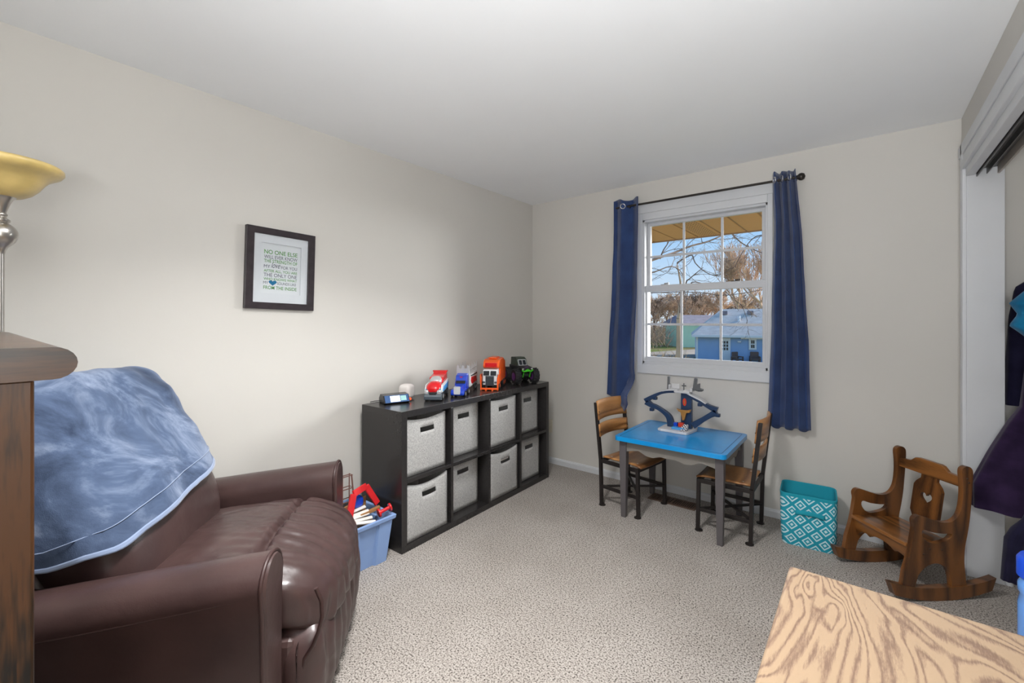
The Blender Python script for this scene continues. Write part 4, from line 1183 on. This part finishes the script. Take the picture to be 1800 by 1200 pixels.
for s in (-1,1): side_prism('side_stripe', [(-h+.02,.055),(h-.06,.055),(h-.09,.085),(-h+.02,.095)], s*.0555-.002, s*.0555+.002, 'toy_sky', t, .001)
side_prism('cab_front', [(h-.05,.05),(h-.008,.052),(h-.012,.078),(h-.05,.085)], -.050, .050, 'toy_teal', t, .008)
def dome(v): return Vector((v.x - max(0,v.z)*.55, v.y*(1-.25*max(0,v.z)/.04), v.z))
obj('hood', MB().rbox(14,(.062,.050,.040),3.2,dome,Matrix.Translation((h-.066,0,.082))), 'toy_red', t, smooth=180)
obj('windshield', MB().rbox(12,(.040,.040,.026),3,dome,Matrix.Translation((h-.115,0,.120))), 'toy_silver', t, smooth=180)
side_prism('roof', [(-h,.108),(h-.12,.10),(h-.13,.138),(-h+.05,.150),(-h+.03,.166),(-h-.004,.166)], -.046, .046, 'toy_red', t, .006)
obj('roof_bar', MB().box(-h-.004,-h+.028,-.052,.052,.160,.169), 'toy_red', t, bevel=.003)
for x in (h-.06, -h+.05):
    for s in (-1,1): wheel(t, x, s*.050, .026, .026, .018)

# blue semi with car carrier trailer
L = .46; h = L/2
t = thing('toy_semi', 'blue toy semi truck hauling a silver car carrier trailer', 'toy truck', front_mid((-2.178,2.045),(-2.106,2.103),L), R(-58))
t.location = (-2.142-.53*h, 2.075+.848*h, SZT); WM[t.name] = Matrix.Translation(t.location) @ t.rotation_euler.to_matrix().to_4x4()
side_prism('fender', [(h-.09,.012),(h,.012),(h+.003,.03),(h-.01,.05),(h-.09,.054)], -.046, .046, 'toy_blue', t, .008)
side_prism('hood', [(h-.10,.04),(h-.008,.04),(h-.014,.070),(h-.10,.080)], -.030, .030, 'toy_blue', t, .008)
gr = obj('grille', MB().prism([rrect(-.023,.023,.020,.074,.006,3)], h-.004, h+.003, lambda u,v,w:(w,u,v)), 'toy_silver', t, bevel=.001)
for k in range(6): obj('grille_bar', MB().box(h+.002,h+.005,-.0185+k*.0068,-.0155+k*.0068,.024,.070), 'toy_white', gr)
side_prism('cab', [(h-.18,.03),(h-.09,.03),(h-.095,.076),(h-.115,.100),(h-.13,.132),(h-.18,.146)], -.040, .040, 'toy_blue', t, .005)
side_prism('windshield', [(h-.098,.080),(h-.094,.082),(h-.112,.100),(h-.118,.098)], -.034, .034, 'toy_window', t, .001)
obj('badge', MB().prism([[(-.014,.128),(0,.116),(.014,.128),(0,.124)]], h-.128, h-.122, lambda u,v,w:(w,u,v)), 'toy_red', t)
for s in (-1,1): obj('exhaust_stack', MB().cyl((h-.182,s*.044,.05),(h-.182,s*.044,.165),.005), 'toy_silver', t, smooth=60)
tr_ = obj('trailer_deck', MB().box(-h,h-.19,-.046,.046,.040,.052), 'toy_silver', t, bevel=.002)
obj('upper_deck', MB().box(-h,h-.17,-.046,.046,.128,.136), 'toy_silver', t, bevel=.002)
for s in (-1,1):
    side_prism('trailer_side', [(-h,.05),(h-.20,.05),(h-.19,.13),(-h,.13)], s*.047-.002, s*.047+.002, 'toy_white', t, .001)
    side_prism('side_graphic', [(-h+.03,.06),(h-.25,.058),(h-.215,.085),(h-.23,.112),(-h+.05,.10)], s*.0495-.001, s*.0495+.001, 'toy_red', t, 0)
    side_prism('side_black_stripe', [(-h+.03,.114),(h-.22,.116),(h-.21,.124),(-h+.03,.124)], s*.0495-.001, s*.0495+.001, 'toy_black', t, 0)  # black stripe along the upper trailer side
    rails = MB()
    for k in range(7):
        x = -h+.01+k*.042
        rails.box(x-.002,x+.002,s*.044-.002,s*.044+.002,.134,.205 if k%2==0 else .19)
    rails.box(-h+.01,h-.19,s*.044-.002,s*.044+.002,.166,.170)
    obj('rack_rail', rails, 'toy_silver', t)
obj('front_rack', MB().prism([[(-.045,.134),(.045,.134),(.045,.196),(.030,.203),(.028,.178),(.012,.176),(.010,.200),(-.010,.196),(-.012,.176),(-.030,.178),(-.034,.203),(-.045,.192)]], h-.178, h-.174, lambda u,v,w:(w,u,v)), 'toy_silver', t)
for x in (h-.045, h-.15, -h+.04, -h+.09):
    for s in (-1,1): wheel(t, x, s*.044, .020, .020, .014)

# orange garbage truck
L = .36; h = L/2
t = thing('toy_garbage_truck', 'orange toy garbage truck with white cab on the cube shelf', 'toy truck', front_mid((-2.2,2.398),(-2.088,2.487),L), R(-60))
side_prism('chassis', [(-h,.03),(h-.02,.03),(h-.02,.05),(-h,.05)], -.05, .05, 'toy_black', t)
cab_ = side_prism('cab', [(h-.10,.04),(h-.016,.04),(h-.02,.115),(h-.030,.150),(h-.10,.155)], -.055, .055, 'toy_white', t, .006)
for s in (-1,1): obj('cab_window', MB().prism([rrect(s*.0265-.022,s*.0265+.022,.110,.143,.003,2)], h-.028, h-.014, lambda u,v,w:(w-(v-.115)*.28,u,v)), 'toy_window', cab_)
gr = obj('grille', MB().prism([[(-.032,.036),(.032,.036),(.032,.106),(-.032,.106)]], h-.018, h-.010, lambda u,v,w:(w,u,v)), 'toy_slate', cab_, bevel=.001)
for k in range(6): obj('grille_bar', MB().box(h-.011,h-.008,-.030,.030,.042+k*.0108,.047+k*.0108), 'toy_black', t)
for s in (-1,1): obj('headlamp', MB().box(h-.017,h-.010,s*.044-.009,s*.044+.009,.052,.066), 'toy_slate', cab_, bevel=.002)
obj('fork_frame', MB().box(h-.012,h+.008,-.068,-.058,.002,.10).box(h-.012,h+.008,.058,.068,.002,.10).box(h-.010,h+.006,-.068,.068,.006,.020).box(h-.06,h,-.072,-.064,.05,.12).box(h-.06,h,.064,.072,.05,.12), 'toy_orange', t, bevel=.003)
for s in (-1,1): obj('fork_foot', MB().cyl((h-.004,s*.024,.006),(h+.012,s*.024,.006),.007), 'toy_orange', t, smooth=60)
hop = [(-h,.05),(h-.11,.05),(h-.11,.150),(h-.065,.162),(h-.055,.178),(h-.07,.206),(h-.10,.222),(-h+.10,.228),(-h+.02,.20),(-h,.14)]
side_prism('hopper', hop, -.062, .062, 'toy_orange', t, .010)
obj('hopper_mouth', MB().box(h-.068,h-.054,-.046,.046,.166,.200, Matrix.Translation((0,0,0))), 'toy_red', t, bevel=.004)
obj('hatch', MB().box(-h+.10,h-.12,-.03,.03,.224,.236), 'toy_orange', t, bevel=.004)
for x in (h-.07, -h+.05, -h+.11):
    for s in (-1,1): wheel(t, x, s*.056, .030, .030, .022, 'toy_orange')

# monster truck
t = thing('toy_monster_truck', 'black and green toy monster truck with huge treaded tyres', 'toy truck', (-2.252, 2.925, SZT+.004), R(-27))
R_ = .059
for x in (.085, -.085):
    for s in (-1,1): wheel(t, x, s*.082, R_, R_, .050, 'toy_purple', True)
for x in (.085, -.085): obj('axle', MB().cyl((x,-.08,R_),(x,.08,R_),.010), 'toy_black', t, smooth=60)
obj('chassis', MB().box(-.10,.10,-.028,.028,.060,.082).bar((.085,0,.05),(.02,0,.09),.03,.02).bar((-.085,0,.05),(-.02,0,.09),.03,.02), 'toy_green_dark', t, bevel=.003)
body = [(-.13,.095),(.115,.088),(.128,.10),(.126,.122),(.105,.134),(.035,.142),(-.13,.140)]
bd_ = side_prism('body', body, -.050, .050, 'toy_black', t, .010)
obj('hood_stripe', MB().box(.04,.105,-.018,.018,.137,.1415,Matrix.Rotation(R(4),4,'Y')), 'toy_purple', bd_, bevel=.002)
side_prism('cab', [(-.115,.136),(.040,.138),(.010,.196),(-.02,.208),(-.105,.206)], -.046, .046, 'toy_green_dark', t, .008)
wsf = obj('windshield', MB().prism([rrect(-.036,.036,0,.052,.004,2)], 0, .003, lambda u,v,w:(.040-.52*v+w*.9,u,.140+v*.95)), 'toy_silver', t)
for s in (-1,1): obj('pane', MB().prism([rrect(s*.017-.014,s*.017+.014,.006,.046,.003,2)], .003, .005, lambda u,v,w:(.040-.52*v+w*.9,u,.140+v*.95)), 'toy_window', wsf)
obj('green_grille', MB().tube([(.126,-.05,.110),(.134,-.03,.100),(.138,0,.106),(.134,.03,.100),(.126,.05,.110)], .006, 8).tube([(.130,-.03,.100),(.134,0,.118),(.130,.03,.100)], .004, 8), 'toy_lime', bd_, smooth=60)
for s in (-1,1): obj('headlamp', MB().rbox(5,(.006,.008,.006),3,None,Matrix.Translation((.126,s*.040,.120))), 'toy_silver', bd_, smooth=60)
obj('link_bars', MB().bar((.12,-.03,.095),(.10,-.03,.05),.006,.006).bar((.12,.03,.095),(.10,.03,.05),.006,.006), 'toy_lime', t)

# smart speaker and alarm clock
plain('speaker_cloth', (222,216,212), .8, bump=(500,.2,.0006)); plain('clock_black', (24,25,28), .25); plain('lcd', (150,190,180), .3, emit=((120,165,190), .45)); plain('lcd_frame', (60,92,140), .2, coat=.5); plain('lcd_lit', (232,240,248), .3, emit=((225,236,250), .7))
t = thing('smart_speaker', 'rounded white cloth smart speaker behind the alarm clock', 'speaker', (-2.375, 1.838, SZT), R(20))
obj('body', MB().rbox(14,(.045,.045,.048),3.6,None,Matrix.Translation((0,0,.050))), 'speaker_cloth', t, smooth=180)
obj('foot_ring', MB().lathe([(.03,0),(.03,.004)], 20), 'clock_black', t)
t = thing('alarm_clock', 'black digital alarm clock with glossy slanted display on the shelf end', 'alarm clock', (-2.31, 1.700, SZT), R(-18))
side_prism('case', [(-.075,.0),(.030,.0),(.044,.008),(.016,.052),(-.055,.056),(-.08,.03)], -.082, .082, 'clock_black', t, .005)
dp = obj('display', MB().prism([[(-.076,.004),(.076,.004),(.076,.046),(-.076,.046)]], 0, .0015, lambda u,v,w:(.0445-.62*v+w,u,.007+v*.98)), 'lcd_frame', t)
obj('lcd_window', MB().prism([[(-.042,.008),(.020,.008),(.020,.042),(-.042,.042)]], .0015, .002, lambda u,v,w:(.0445-.62*v+w,u,.007+v*.98)), 'lcd_lit', dp)
obj('lcd_window', MB().prism([[(.024,.012),(.060,.012),(.060,.040),(.024,.040)]], .0015, .002, lambda u,v,w:(.0445-.62*v+w,u,.007+v*.98)), 'lcd', dp)
plain('clock_glow', (250,96,60), .4, emit=((255,80,40), 1.2))
obj('projector_light', MB().rbox(6,(.008,.010,.008),3,None,Matrix.Translation((.01,.090,.018))), 'clock_glow', t, smooth=60)
obj('cord', MB().tube(smoothpoly([(-.076,-.03,.02),(-.10,-.045,.008),(-.115,-.09,.003),(-.10,-.13,.003)],4,False), .0025, 6), 'clock_black', t)

# ------------------------------------------------------------------ blue tub of toys
plain('tub_blue', (128,156,202), .45, bump=(200,.05,.001))
tub = thing('storage_tub', 'light blue plastic storage tub of toys between recliner and shelf', 'storage tub', (-2.225, 1.34, 0))
tw, td, tz = .185, .145, .258   # half sizes: x, y
def tub_ring(z, inset):
    k = .026*max(0,1-z/.245)
    a, b = tw-inset-k, td-inset-k
    # moulded side recesses
    r = []
    ribs = [-.9,-.38,-.30,.30,.38,.9]
    def edge(p0, p1, nx, ny):
        for tt_ in (-1,-.42,-.34,.34,.42):
            q = Vector(p0).lerp(Vector(p1), (tt_+1)/2)
            dpt = .016*(1 if abs(tt_) < .4 else 0) if inset < .02 and z < .225 else 0
            r.append((q.x-nx*dpt, q.y-ny*dpt, z))
    edge((-a,-b,0),(a,-b,0),0,-1); edge((a,-b,0),(a,b,0),1,0); edge((a,b,0),(-a,b,0),0,1); edge((-a,b,0),(-a,-b,0),-1,0)
    return r
vs, fs = ringloft([tub_ring(0,0), tub_ring(.215,0), tub_ring(.226,.0), tub_ring(.236,-.012), tub_ring(.256,-.014), tub_ring(.258,-.010), tub_ring(.256,.004), tub_ring(.02,.006)])
n_ = 20; fs.append(tuple(range(n_))); fs.append(tuple(7*n_+k for k in range(n_)))
obj('tub_shell', MB().add(vs, fs), 'tub_blue', tub, bevel=.002)
plain('kraft', (158,112,66), .8, var=.1); plain('peg_white', (226,222,216), .6); plain('toy_brown', (120,84,74), .6); plain('toy_red_matte', (206,34,40), .45)
plain('tub_fill', (98,84,74), .9, var=.4, vscale=30)
def tw_(x, y, z): return Vector((-2.225+x, 1.383+y, z))
fr_ = MB()
P = [tw_(.07,-.10,.262), tw_(.055,-.06,.385), tw_(.035,.03,.398), tw_(.055,.09,.285)]
for a, b in zip(P, P[1:]): fr_.bar(a, b, .034, .014, (1,0,.3))
fr_.bar(P[0]+Vector((0,.005,0)), P[1], .034, .014, (1,0,.3))
obj('toy_arch', fr_, 'toy_red_matte', bevel=.002, label='red plastic toy arch standing up in the blue tub', cat='toy')
obj('cardboard_box', MB().prism([[(-.09,0),(.09,0),(.095,.10),(-.07,.075)]], 0, .012, lambda u,v,w: (-2.235+w-.25*u*.3, 1.345+u, .225+v)), 'kraft', label='brown cardboard piece sticking up in the blue tub', cat='cardboard', bevel=.001)
rng = random.Random(9)
sticks = ['white toy track strip lying highest in the blue tub', 'white toy track strip second from the top of the blue tub pile', 'white toy track strip beside the cardboard in the blue tub', 'white toy track strip nearest the front rim of the blue tub', 'short white toy track strip at the tub corner by the recliner', 'white toy track strip crossing low in the blue tub']
for k in range(6):
    p0 = tw_(-.02+.028*k, -.125+.008*k, .262-.002*k); p1 = p0+Vector((.025+.01*(k%3), .15-.012*k, .038-.009*k))
    obj('track_strip', MB().bar(p0, p1, .022, .007, (.2,0,1)), 'peg_white', bevel=.002, label=sticks[k], cat='toy track', group='white strips in the blue tub')
sp_ = MB()
c0, c1 = tw_(.145,.035,.272), tw_(.160,.105,.290)
sp_.cyl(c0, c1, .010).cyl(c0, c0.lerp(c1,.12), .024).cyl(c0.lerp(c1,.88), c1, .022)
obj('toy_spool', sp_, 'toy_red', smooth=40, label='red plastic toy spool on the rim of the blue tub', cat='toy')
obj('wooden_stick', MB().bar(tw_(.075,-.03,.262), tw_(.10,.075,.283), .020,.016), 'kraft', label='short brown wooden stick in the blue tub', cat='stick', bevel=.002)
obj('toy_block', MB().rbox(8,(.034,.034,.032),3.2,None,Matrix.Translation(tw_(.0,-.01,.315))), 'toy_blue', smooth=180, label='round blue toy block inside the red arch', cat='toy')
obj('toy_engine', MB().rbox(8,(.05,.07,.035),4,None,Matrix.Translation(tw_(-.06,-.05,.255))), 'toy_black', smooth=180, label='black toy vehicle at the back of the blue tub', cat='toy')
twr = thing('toy_derrick', 'brown lattice toy tower standing in the blue tub corner', 'toy', tw_(-.09,-.02,.0))
for sx in (-1,1):
    for sy in (-1,1): obj('post', MB().bar((sx*.030,sy*.038,.235),(sx*.012,sy*.028,.445),.006,.006), 'toy_brown', twr)
for z, k in ((.30,.8),(.37,.55),(.44,.35)):
    obj('brace', MB().tube([(sx*.035*k,sy*.034,z) for sx,sy in ((-1,-1),(1,-1),(1,1),(-1,1))],.003,6,True), 'toy_brown', twr)
obj('toy_pile', MB().rbox(16,(.135,.095,.10),6,lambda v: v+Vector((0,0,.012*fbm(tuple(v*30)))),Matrix.Translation((-2.225,1.34,.13))), 'tub_fill', smooth=30, label='jumble of small toys filling the blue tub', cat='toys', kind='stuff')

# ------------------------------------------------------------------ race track toy on the table
plain('track_navy', (28,52,84), .4); plain('track_white', (196,196,198), .4); plain('track_gold', (156,112,54), .4); plain('track_grey', (92,94,96), .45); plain('flame_red', (196,52,24), .4)
def checker():
    m, nt, b = nodes('checker_print')
    ck = nt.nodes.new('ShaderNodeTexChecker'); ck.inputs['Scale'].default_value = 110
    ck.inputs['Color1'].default_value = (.02,.02,.03,1); ck.inputs['Color2'].default_value = (.75,.75,.78,1)
    nt.links.new(coords(nt, (1,1,.01)), ck.inputs['Vector']); nt.links.new(ck.outputs[0], b.inputs['Base Color']); b.inputs['Roughness'].default_value = .4
checker()
TT = TZ+.0005
YT = 3.17
rt_ = thing('race_track', 'toy car race track with navy looping arms on the blue table', 'toy', (-1.02, YT, TT))
base = [(-1.135,3.06),(-1.11,3.05),(-1.06,3.055),(-1.00,3.045),(-.935,3.05),(-.925,3.075),(-.91,3.20),(-.925,3.27),(-1.10,3.27),(-1.135,3.20)]
obj('base', MB().prism([base], TT, TT+.018, lambda u,v,w:(u,v,w)), 'track_white', rt_, True, bevel=.003)
obj('base_deck', MB().box(-1.05,-.96,3.09,3.20,TT+.018,TT+.034), 'toy_sky', rt_, True, bevel=.003)
obj('checker_ramp', MB().add([(-.985,3.075,TT+.0185),(-.945,3.075,TT+.0185),(-.945,3.13,TT+.055),(-.985,3.13,TT+.055),(-.985,3.13,TT+.019),(-.945,3.13,TT+.019)],[(0,1,2,3),(3,2,5,4),(0,3,4),(1,5,2),(0,4,5,1)]), 'checker_print', rt_, True)
obj('checker_flat', MB().box(-.985,-.945,3.05,3.075,TT+.0182,TT+.0195), 'checker_print', rt_, True)
def ribbon(name, cl, ws, y0, y1, mat):
    c = smoothpoly(cl, 4, False); n = len(c)
    wv = [interp([(i/(len(ws)-1), w) for i, w in enumerate(ws)], k/(n-1)) for k in range(n)]
    a = []; b = []
    for k in range(n):
        d = Vector(c[min(k+1,n-1)])-Vector(c[max(k-1,0)]); d.normalize()
        nn = Vector((-d.y, d.x))
        a.append((c[k][0]+nn.x*wv[k]/2, c[k][1]+nn.y*wv[k]/2)); b.append((c[k][0]-nn.x*wv[k]/2, c[k][1]-nn.y*wv[k]/2))
    return obj(name, MB().prism([a+list(reversed(b))], y0, y1, lambda u,v,w:(u,w,v)), mat, rt_, True, bevel=.002)
ribbon('track_arm', [(-1.075,.572),(-1.089,.633),(-1.125,.667),(-1.174,.694),(-1.223,.708),(-1.259,.728)], [.050,.040,.028,.026,.032,.044], 3.15, 3.185, 'track_navy')
ribbon('track_arm', [(-1.266,.733),(-1.208,.773),(-1.149,.804),(-1.096,.819),(-1.045,.826)], [.036,.024,.018,.018,.020], 3.15, 3.185, 'track_navy')
ribbon('track_arm', [(-.925,.600),(-.86,.651),(-.808,.69),(-.771,.713)], [.046,.032,.034,.050], 3.15, 3.185, 'track_navy')
ribbon('track_arm', [(-.768,.727),(-.817,.743),(-.873,.773),(-.939,.802),(-.990,.826)], [.040,.026,.022,.022,.020], 3.15, 3.185, 'track_navy')
ribbon('track_surface', [(-.835,.765),(-.873,.787),(-.939,.815),(-.984,.838)], [.006,.009,.010,.008], 3.135, 3.20, 'track_white')
ribbon('track_surface', [(-1.13,.822),(-1.096,.832),(-1.045,.838)], [.005,.006,.006], 3.135, 3.20, 'track_white')
for x, z in ((-1.218,.672),(-1.195,.757),(-.879,.748),(-.765,.690)): obj('clip', MB().box(x-.014,x+.014,3.152,3.183,z-.008,z+.014), 'track_navy', rt_, True, bevel=.003)
obj('tower', MB().box(-1.009,-.937,3.165,3.20,TT+.018,.822), 'track_navy', rt_, True, bevel=.003)
obj('badge', MB().prism([[(-.982+.013*math.cos(a),.757+.027*math.sin(a)) for a in [2*PI*k/20 for k in range(20)]]], 3.161, 3.166, lambda u,v,w:(u,w,v)), 'flame_red', rt_, True)
obj('badge_core', MB().prism([[(-.982+.004*math.cos(a),.757+.014*math.sin(a)) for a in [2*PI*k/12 for k in range(12)]]], 3.159, 3.162, lambda u,v,w:(u,w,v)), 'track_gold', rt_, True)
obj('gold_wing', MB().prism([[(-1.032,.708),(-1.008,.702),(-.962,.703),(-.934,.712),(-.942,.690),(-.965,.684),(-.972,.655),(-.978,.632),(-.992,.632),(-.996,.655),(-1.004,.686),(-1.018,.690)]], 3.140, 3.163, lambda u,v,w:(u,w,v)), 'track_gold', rt_, True, bevel=.002)
obj('start_block', MB().box(-1.012,-.978,3.115,3.15,TT+.034,TT+.062), 'flame_red', rt_, True, bevel=.003)
obj('blue_gate', MB().box(-1.045,-1.02,3.12,3.15,TT+.034,TT+.060), 'toy_blue', rt_, True, bevel=.003)
obj('hub', MB().box(-1.046,-.94,3.13,3.21,.822,.836), 'track_white', rt_, True, bevel=.003)
obj('launch_tray', MB().box(-1.088,-1.028,3.14,3.20,.836,.842).box(-1.088,-1.084,3.14,3.20,.842,.872).box(-1.088,-1.028,3.196,3.20,.842,.876), 'track_white', rt_, True, bevel=.001)
obj('launch_tray', MB().box(-.985,-.925,3.14,3.20,.836,.842).box(-.940,-.925,3.14,3.20,.842,.862), 'track_white', rt_, True, bevel=.001)
obj('launch_post', MB().prism([[(-1.101,.838),(-1.088,.838),(-1.089,.885),(-1.087,.928),(-1.098,.930)]], 3.15, 3.18, lambda u,v,w:(u,w,v)), 'track_grey', rt_, True, bevel=.002)
obj('launch_post', MB().prism([[(-.926,.846),(-.906,.846),(-.897,.930),(-.914,.932)]], 3.15, 3.18, lambda u,v,w:(u,w,v)), 'track_grey', rt_, True, bevel=.002)
obj('bumper_ring', MB().tube([(-.905,3.17,.850),(-.885,3.15,.850),(-.868,3.165,.850),(-.870,3.195,.850),(-.895,3.205,.850)], .008, 8), 'track_grey', rt_, True, smooth=60)
obj('bumper_wall', MB().prism([[(-.905,.850),(-.876,.850),(-.874,.900),(-.905,.888)]], 3.150, 3.158, lambda u,v,w:(u,w,v)), 'track_grey', rt_, True, bevel=.002)
obj('spinner', MB().cyl((-.989,3.17,.836),(-.989,3.17,.888),.004).box(-1.003,-.975,3.165,3.175,.866,.874), 'track_grey', rt_, True)

# ------------------------------------------------------------------ closet contents
def cloth(name, c0, c1):
    m, nt, b = nodes(name)
    n1 = N(nt, 'ShaderNodeTexNoise', Scale=12.0, Detail=4.0); n2 = N(nt, 'ShaderNodeTexNoise', Scale=260.0, Detail=2.0)
    for n in (n1,n2): nt.links.new(coords(nt), n.inputs['Vector'])
    nt.links.new(ramp(nt, n1.outputs[0], [(.3, s2l(c0)), (.7, s2l(c1))]), b.inputs['Base Color'])
    b.inputs['Roughness'].default_value = .95; b.inputs['Specular IOR Level'].default_value = .1; b.inputs['Sheen Weight'].default_value = .2
    bumped(nt, b, n2.outputs[0], .4, .002)
cloth('fleece_purple', (34,22,46), (52,36,68)); cloth('knit_navy', (24,22,44), (36,34,60)); cloth('cotton_teal', (14,84,122), (26,112,150)); cloth('cotton_plum', (58,34,70), (80,50,92)); cloth('cotton_grey', (96,96,116), (120,120,140))
cr = thing('closet_rod', 'wooden closet rod inside the closet', 'rod', (.78, 1.8, 1.72))
obj('rod', MB().cyl((.78,.35,1.72),(.78,YB-.005,1.72),.016), 'kraft', cr, True, smooth=60)
def garment(label, cat, y, tab, mat, folds, seed, hem=None):
    """tab: rows (z, x_left, x_right, half thickness)"""
    n = 56; rows = 30; zs = [lerp(tab[0][0], tab[-1][0], k/(rows-1)) for k in range(rows)]
    rev = list(reversed(tab)); vs = []
    for k, z in enumerate(zs):
        xl = interp([(r[0],r[1]) for r in rev], z); xr = interp([(r[0],r[2]) for r in rev], z); th = interp([(r[0],r[3]) for r in rev], z)
        f = k/(rows-1)
        for i in range(n):
            a = 2*PI*i/n
            w = 1+.16*f*math.sin(folds*a+seed+2*fbm((a,f*2,seed)))
            zz = z-(hem(a) if hem else 0)*f
            vs.append(((xl+xr)/2+(xr-xl)/2*math.cos(a)*(1+.03*f*math.sin(folds*a+1)), y+th*math.sin(a)*w+.01*fbm((a,f*3,seed+4)), zz))
    fs = [(k*n+i, k*n+(i+1)%n, (k+1)*n+(i+1)%n, (k+1)*n+i) for k in range(rows-1) for i in range(n)]
    fs += [tuple(range(n))]
    g = thing(name_of[cat], label, cat, (.78, y, tab[0][0]))
    obj('fabric', MB().add(vs, fs), mat, g, True, smooth=180)
    hk = [Vector((.78,y,tab[0][0]-.01)), Vector((.78,y,1.70)), Vector((.765,y,1.735)), Vector((.78,y,1.752)), Vector((.795,y,1.735))]
    obj('hanger_hook', MB().tube(hk, .002, 6), 'grommet_steel', g, True)
    return g
name_of = {'sweater': 'sweater', 'robe': 'robe', 'shirt': 'shirt', 'dress': 'dress'}
garment('dark navy knit sweater hanging beside the closet jamb', 'sweater', 3.345, [(1.60,.72,.84,.02),(1.50,.60,.98,.03),(1.35,.578,1.0,.04),(1.10,.565,1.0,.045),(.90,.560,1.0,.045)], 'knit_navy', 7, 1.0)
garment('dark purple fleece robe flaring out of the closet opening', 'robe', 3.175, [(1.56,.72,.84,.02),(1.44,.62,.96,.03),(1.10,.60,.96,.04),(.92,.585,.97,.05),(.84,.545,.98,.06),(.70,.485,.99,.07),(.52,.420,1.0,.075),(.40,.422,1.0,.075)], 'fleece_purple', 9, 2.0,
        lambda a: .10*max(0, -math.cos(a-PI)+.2))
garment('crumpled teal shirt bulging out at the closet edge', 'shirt', 2.92, [(1.58,.70,.86,.02),(1.49,.575,.96,.04),(1.41,.505,.98,.06),(1.36,.530,.98,.05),(1.31,.503,.98,.06),(1.25,.56,.98,.05)], 'cotton_teal', 5, 3.5)
garment('long dark navy dress hem hanging below the purple robe', 'dress', 3.045, [(1.56,.72,.84,.02),(1.40,.64,.96,.02),(.70,.60,.98,.03),(.44,.585,.70,.03),(.34,.515,.60,.03),(.12,.502,.58,.03)], 'knit_navy', 8, 5.0)
# tall blue canister behind the dresser
plain('canister_blue', (96,146,214), .25, coat=.5); plain('canister_cap', (24,70,190), .3)
t = thing('canister', 'tall pale blue plastic canister with dark blue cap by the dresser', 'canister', (.368, 1.72, 0))
obj('body', MB().lathe([(.050,0),(.054,.01),(.054,.60),(.050,.625),(.054,.632),(.054,.65),(.046,.668)], 32), 'canister_blue', t, smooth=45)
obj('cap', MB().lathe([(.047,.668),(.056,.672),(.056,.715),(.050,.725),(.001,.727)], 32, cap=False), 'canister_cap', t, smooth=45)
